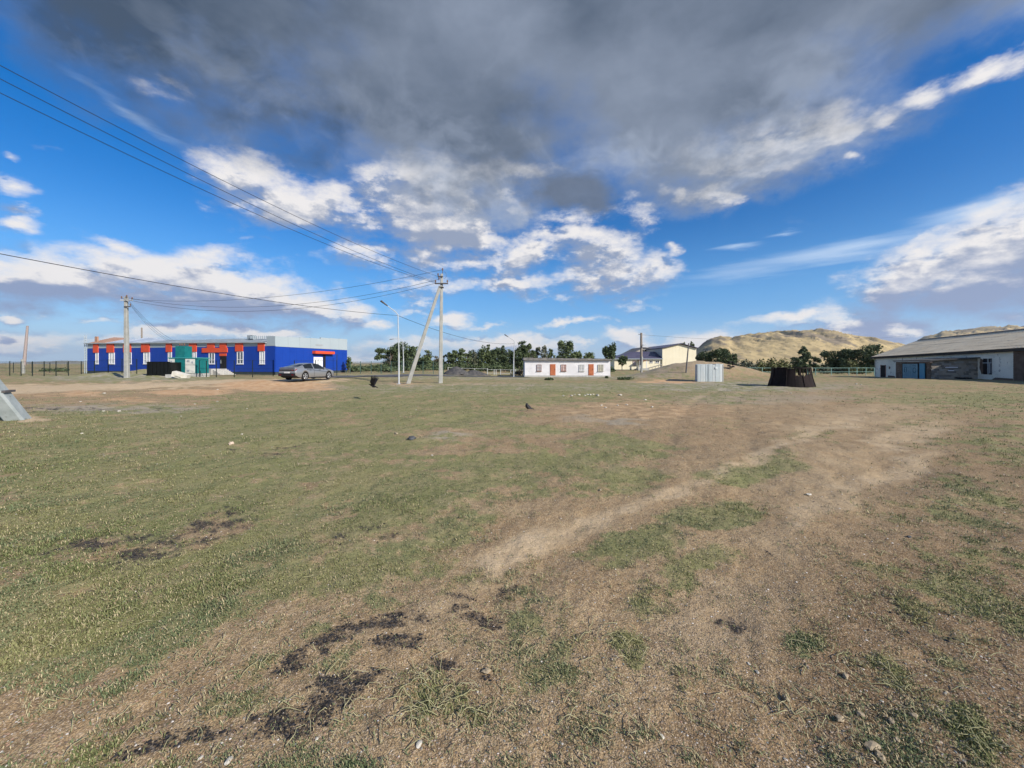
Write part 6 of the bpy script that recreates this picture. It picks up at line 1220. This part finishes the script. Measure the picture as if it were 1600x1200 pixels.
# ------------------------------------------------------------------ grass, stems and grit close to the camera
def make_blade_mat():
    m = bpy.data.materials.new('grass_blades'); m.use_nodes = True; nt = m.node_tree; b = nt.nodes['Principled BSDF']; b.inputs['Roughness'].default_value = .65; b.inputs['Specular IOR Level'].default_value = .25
    a = nd(nt, 'ShaderNodeAttribute', attribute_name='tint'); lk(nt, a.outputs['Color'], b.inputs['Base Color']); return m
blade_m = make_blade_mat()
def scatter(n, d0, d1, seed, umax=1.42):
    """points spread evenly over the picture of the ground between distances d0 and d1"""
    g = np.random.default_rng(seed); inv = g.uniform(1 / d1, 1 / d0, n); y = 1 / inv; u = g.uniform(-umax, umax, n); return u * y, y, g
def grass():
    X, Y, g = scatter(215000, 1.25, 30, 11)
    c, dk, og, gy, rd = cover(X, Y)
    n3 = fbm(X * 9, Y * 9, 3, 61); keep = (c + (n3 - .5) * .9 + (g.random(len(X)) - .5) * .9) > .60; keep &= g.random(len(X)) > dk * .8
    X, Y, c = X[keep], Y[keep], c[keep]
    # a few sprigs anywhere
    X2, Y2, g2 = scatter(9000, 1.25, 20, 12); k2 = g2.random(9000) > .45; X = np.concatenate([X, X2[k2]]); Y = np.concatenate([Y, Y2[k2]]); c = np.concatenate([c, np.full(k2.sum(), .25)])
    n = len(X); nb = 4; X = np.repeat(X, nb); Y = np.repeat(Y, nb); c = np.repeat(c, nb); N = n * nb
    tint_t = np.repeat(g.random(n), nb); D = np.sqrt(X * X + Y * Y); sc_ = np.clip(.50 + D * .075, .55, 2.3)
    clump = fbm(X * 2.2, Y * 2.2, 3, 71)
    X = X + g.normal(size=N) * .014 * sc_; Y = Y + g.normal(size=N) * .014 * sc_; Z = terrain(X, Y)
    yaw = g.random(N) * 2 * math.pi; lean = np.radians(g.uniform(15, 82, N)); Lb = (.014 + .020 * g.random(N) + .028 * np.clip(clump * 3 - 1.5, 0, 1)) * sc_; wd = (.0016 + .0016 * g.random(N)) * sc_ * 1.25
    d = np.stack([np.cos(yaw) * np.sin(lean), np.sin(yaw) * np.sin(lean), np.cos(lean)], -1); s = np.stack([-np.sin(yaw), np.cos(yaw), np.zeros(N)], -1)
    p0 = np.stack([X, Y, Z - .003], -1); mid = p0 + d * (Lb * .55)[:, None] + np.array([0, 0, 1]) * (Lb * .06)[:, None]; tip = p0 + d * Lb[:, None] - np.array([0, 0, 1]) * (Lb * .12)[:, None]
    V = np.stack([p0, mid + s * wd[:, None], tip, mid - s * wd[:, None]], 1).reshape(-1, 3); Fq = np.arange(4 * N).reshape(-1, 4)
    o = npmesh('grass', V, Fq, blade_m)
    r1 = g.random(N)[:, None]; gr = np.array([.105, .14, .050]); yl = np.array([.22, .23, .095]); dr = np.array([.38, .32, .19]); col = gr + (yl - gr) * (r1 * .6 + (tint_t[:, None]) * .4)
    pat = np.clip((fbm(X * .8, Y * .8, 3, 123) - .42) * 4, 0, 1)[:, None]; col = col * (1 - .45 * pat) + np.array([.29, .26, .12]) * .45 * pat; dry = ((tint_t > .80) | (c < .38) & (g.random(N) > .55))[:, None]; col = np.where(dry, dr * (.7 + .5 * r1), col); bl = np.array([.10, .14, .08]); cool = (fbm(X * 1.4, Y * 1.4, 2, 83) > .56)[:, None]; col = np.where(cool & ~dry, col * .55 + bl * .5, col)
    col = np.repeat(col, 4, 0); vattr(o, 'tint', np.concatenate([col, np.ones((len(col), 1))], 1)); kind(o, 'stuff'); return N
NG = grass()
def stems():
    """pale dry creeping stems by the camera"""
    mb = MB(); g = random.Random(21); spots = [(690, 1090, 90, 110), (300, 1080, 40, 200), (1000, 1100, 40, 200), (1390, 1070, 26, 70), (1510, 1040, 20, 90), (800, 990, 26, 90), (965, 1000, 16, 40), (1280, 1035, 12, 40), (1240, 1110, 26, 60), (250, 950, 50, 260), (1080, 800, 14, 90), (1530, 1150, 20, 70), (560, 1130, 16, 120), (1400, 900, 26, 130)]
    for (cx, cy, k, r) in spots:
        for _ in range(k):
            px = cx + g.gauss(0, r * .5); py = min(1195, cy + g.gauss(0, r * .3)); b = G(px, max(py, 700)); a = g.random() * 6.28; L_ = g.uniform(.05, .16); pts = []; x, y = b.x, b.y; n = 6
            for i in range(n):
                pts.append(Vector((x, y, b.z + .004 + .03 * math.sin(i / (n - 1) * 3.0) * g.uniform(.3, 1)))); a += g.uniform(-.5, .5); x += math.cos(a) * L_ / n; y += math.sin(a) * L_ / n
            mb.tube(pts, [.0016, .0018, .0016, .0014, .0011, .0007], 4, cap=False)
    o = mb.build('dry_stems', mat('dry_stem', (.34, .33, .17), (.42, .38, .22), scale=9), None, (0, 0, 0)); kind(o, 'stuff')
stems()
def grit():
    X, Y, g = scatter(42000, 1.25, 16, 31); c, dk, og, gy, rd = cover(X, Y); keep = g.random(len(X)) > c * .85; X, Y, dk = X[keep], Y[keep], dk[keep]; n = len(X); D = np.sqrt(X * X + Y * Y)
    s = (.0018 + .0045 * g.random(n) ** 3) * np.clip(.7 + D * .16, .8, 2.4); octa = np.array([(1, 0, 0), (0, 1, 0), (-1, 0, 0), (0, -1, 0), (0, 0, .65), (0, 0, -.4)], float); F8 = np.array([(0, 1, 4), (1, 2, 4), (2, 3, 4), (3, 0, 4)])
    V = octa[None] * s[:, None, None] * (1 + g.uniform(-.35, .35, (n, 6, 3))); V[:, :, 0] += X[:, None]; V[:, :, 1] += Y[:, None]; V[:, :, 2] += (terrain(X, Y) + s * .2)[:, None]
    f = (F8[None] + (np.arange(n) * 6)[:, None, None]).reshape(-1, 3); o = npmesh('grit', V.reshape(-1, 3), f, blade_m)
    base = np.array([(.30, .22, .15), (.42, .34, .26), (.62, .57, .50), (.16, .12, .09), (.36, .23, .16), (.24, .25, .23)])[g.choice(6, n, p=[.32, .24, .08, .18, .1, .08])]; base = np.where(((dk > .4) & (g.random(n) > .15))[:, None], np.array([.02, .02, .022]), base); col = np.repeat(base * g.uniform(.8, 1.2, (n, 1)), 6, 0)
    vattr(o, 'tint', np.concatenate([col, np.ones((len(col), 1))], 1)); kind(o, 'stuff')
grit()

def coal_crumbs():
    """loose black crumbs lying on the coal streaks"""
    X, Y, g = scatter(120000, 1.25, 9, 57, 1.36); c, dk, og, gy, rd = cover(X, Y); keep = g.random(len(X)) < np.clip(dk * .9 - .12, 0, .55); X, Y, dk = X[keep][:22000], Y[keep][:22000], dk[keep][:22000]; n = len(X); D = np.sqrt(X * X + Y * Y)
    s = (.002 + .007 * g.random(n) ** 3) * np.clip(.7 + D * .14, .8, 2); octa = np.array([(1, 0, 0), (0, 1, 0), (-1, 0, 0), (0, -1, 0), (0, 0, .8), (0, 0, -.4)], float); F4 = np.array([(0, 1, 4), (1, 2, 4), (2, 3, 4), (3, 0, 4)])
    V = octa[None] * s[:, None, None] * (1 + g.uniform(-.4, .4, (n, 6, 3))); V[:, :, 0] += X[:, None]; V[:, :, 1] += Y[:, None]; V[:, :, 2] += (terrain(X, Y) + s * .25)[:, None]
    f = (F4[None] + (np.arange(n) * 6)[:, None, None]).reshape(-1, 3); o = npmesh('coal_crumbs', V.reshape(-1, 3), f, blade_m); col = np.repeat(np.array([.022, .021, .022]) * g.uniform(.6, 2.2, (n, 1)), 6, 0)
    vattr(o, 'tint', np.concatenate([col, np.ones((len(col), 1))], 1)); kind(o, 'stuff')
coal_crumbs()
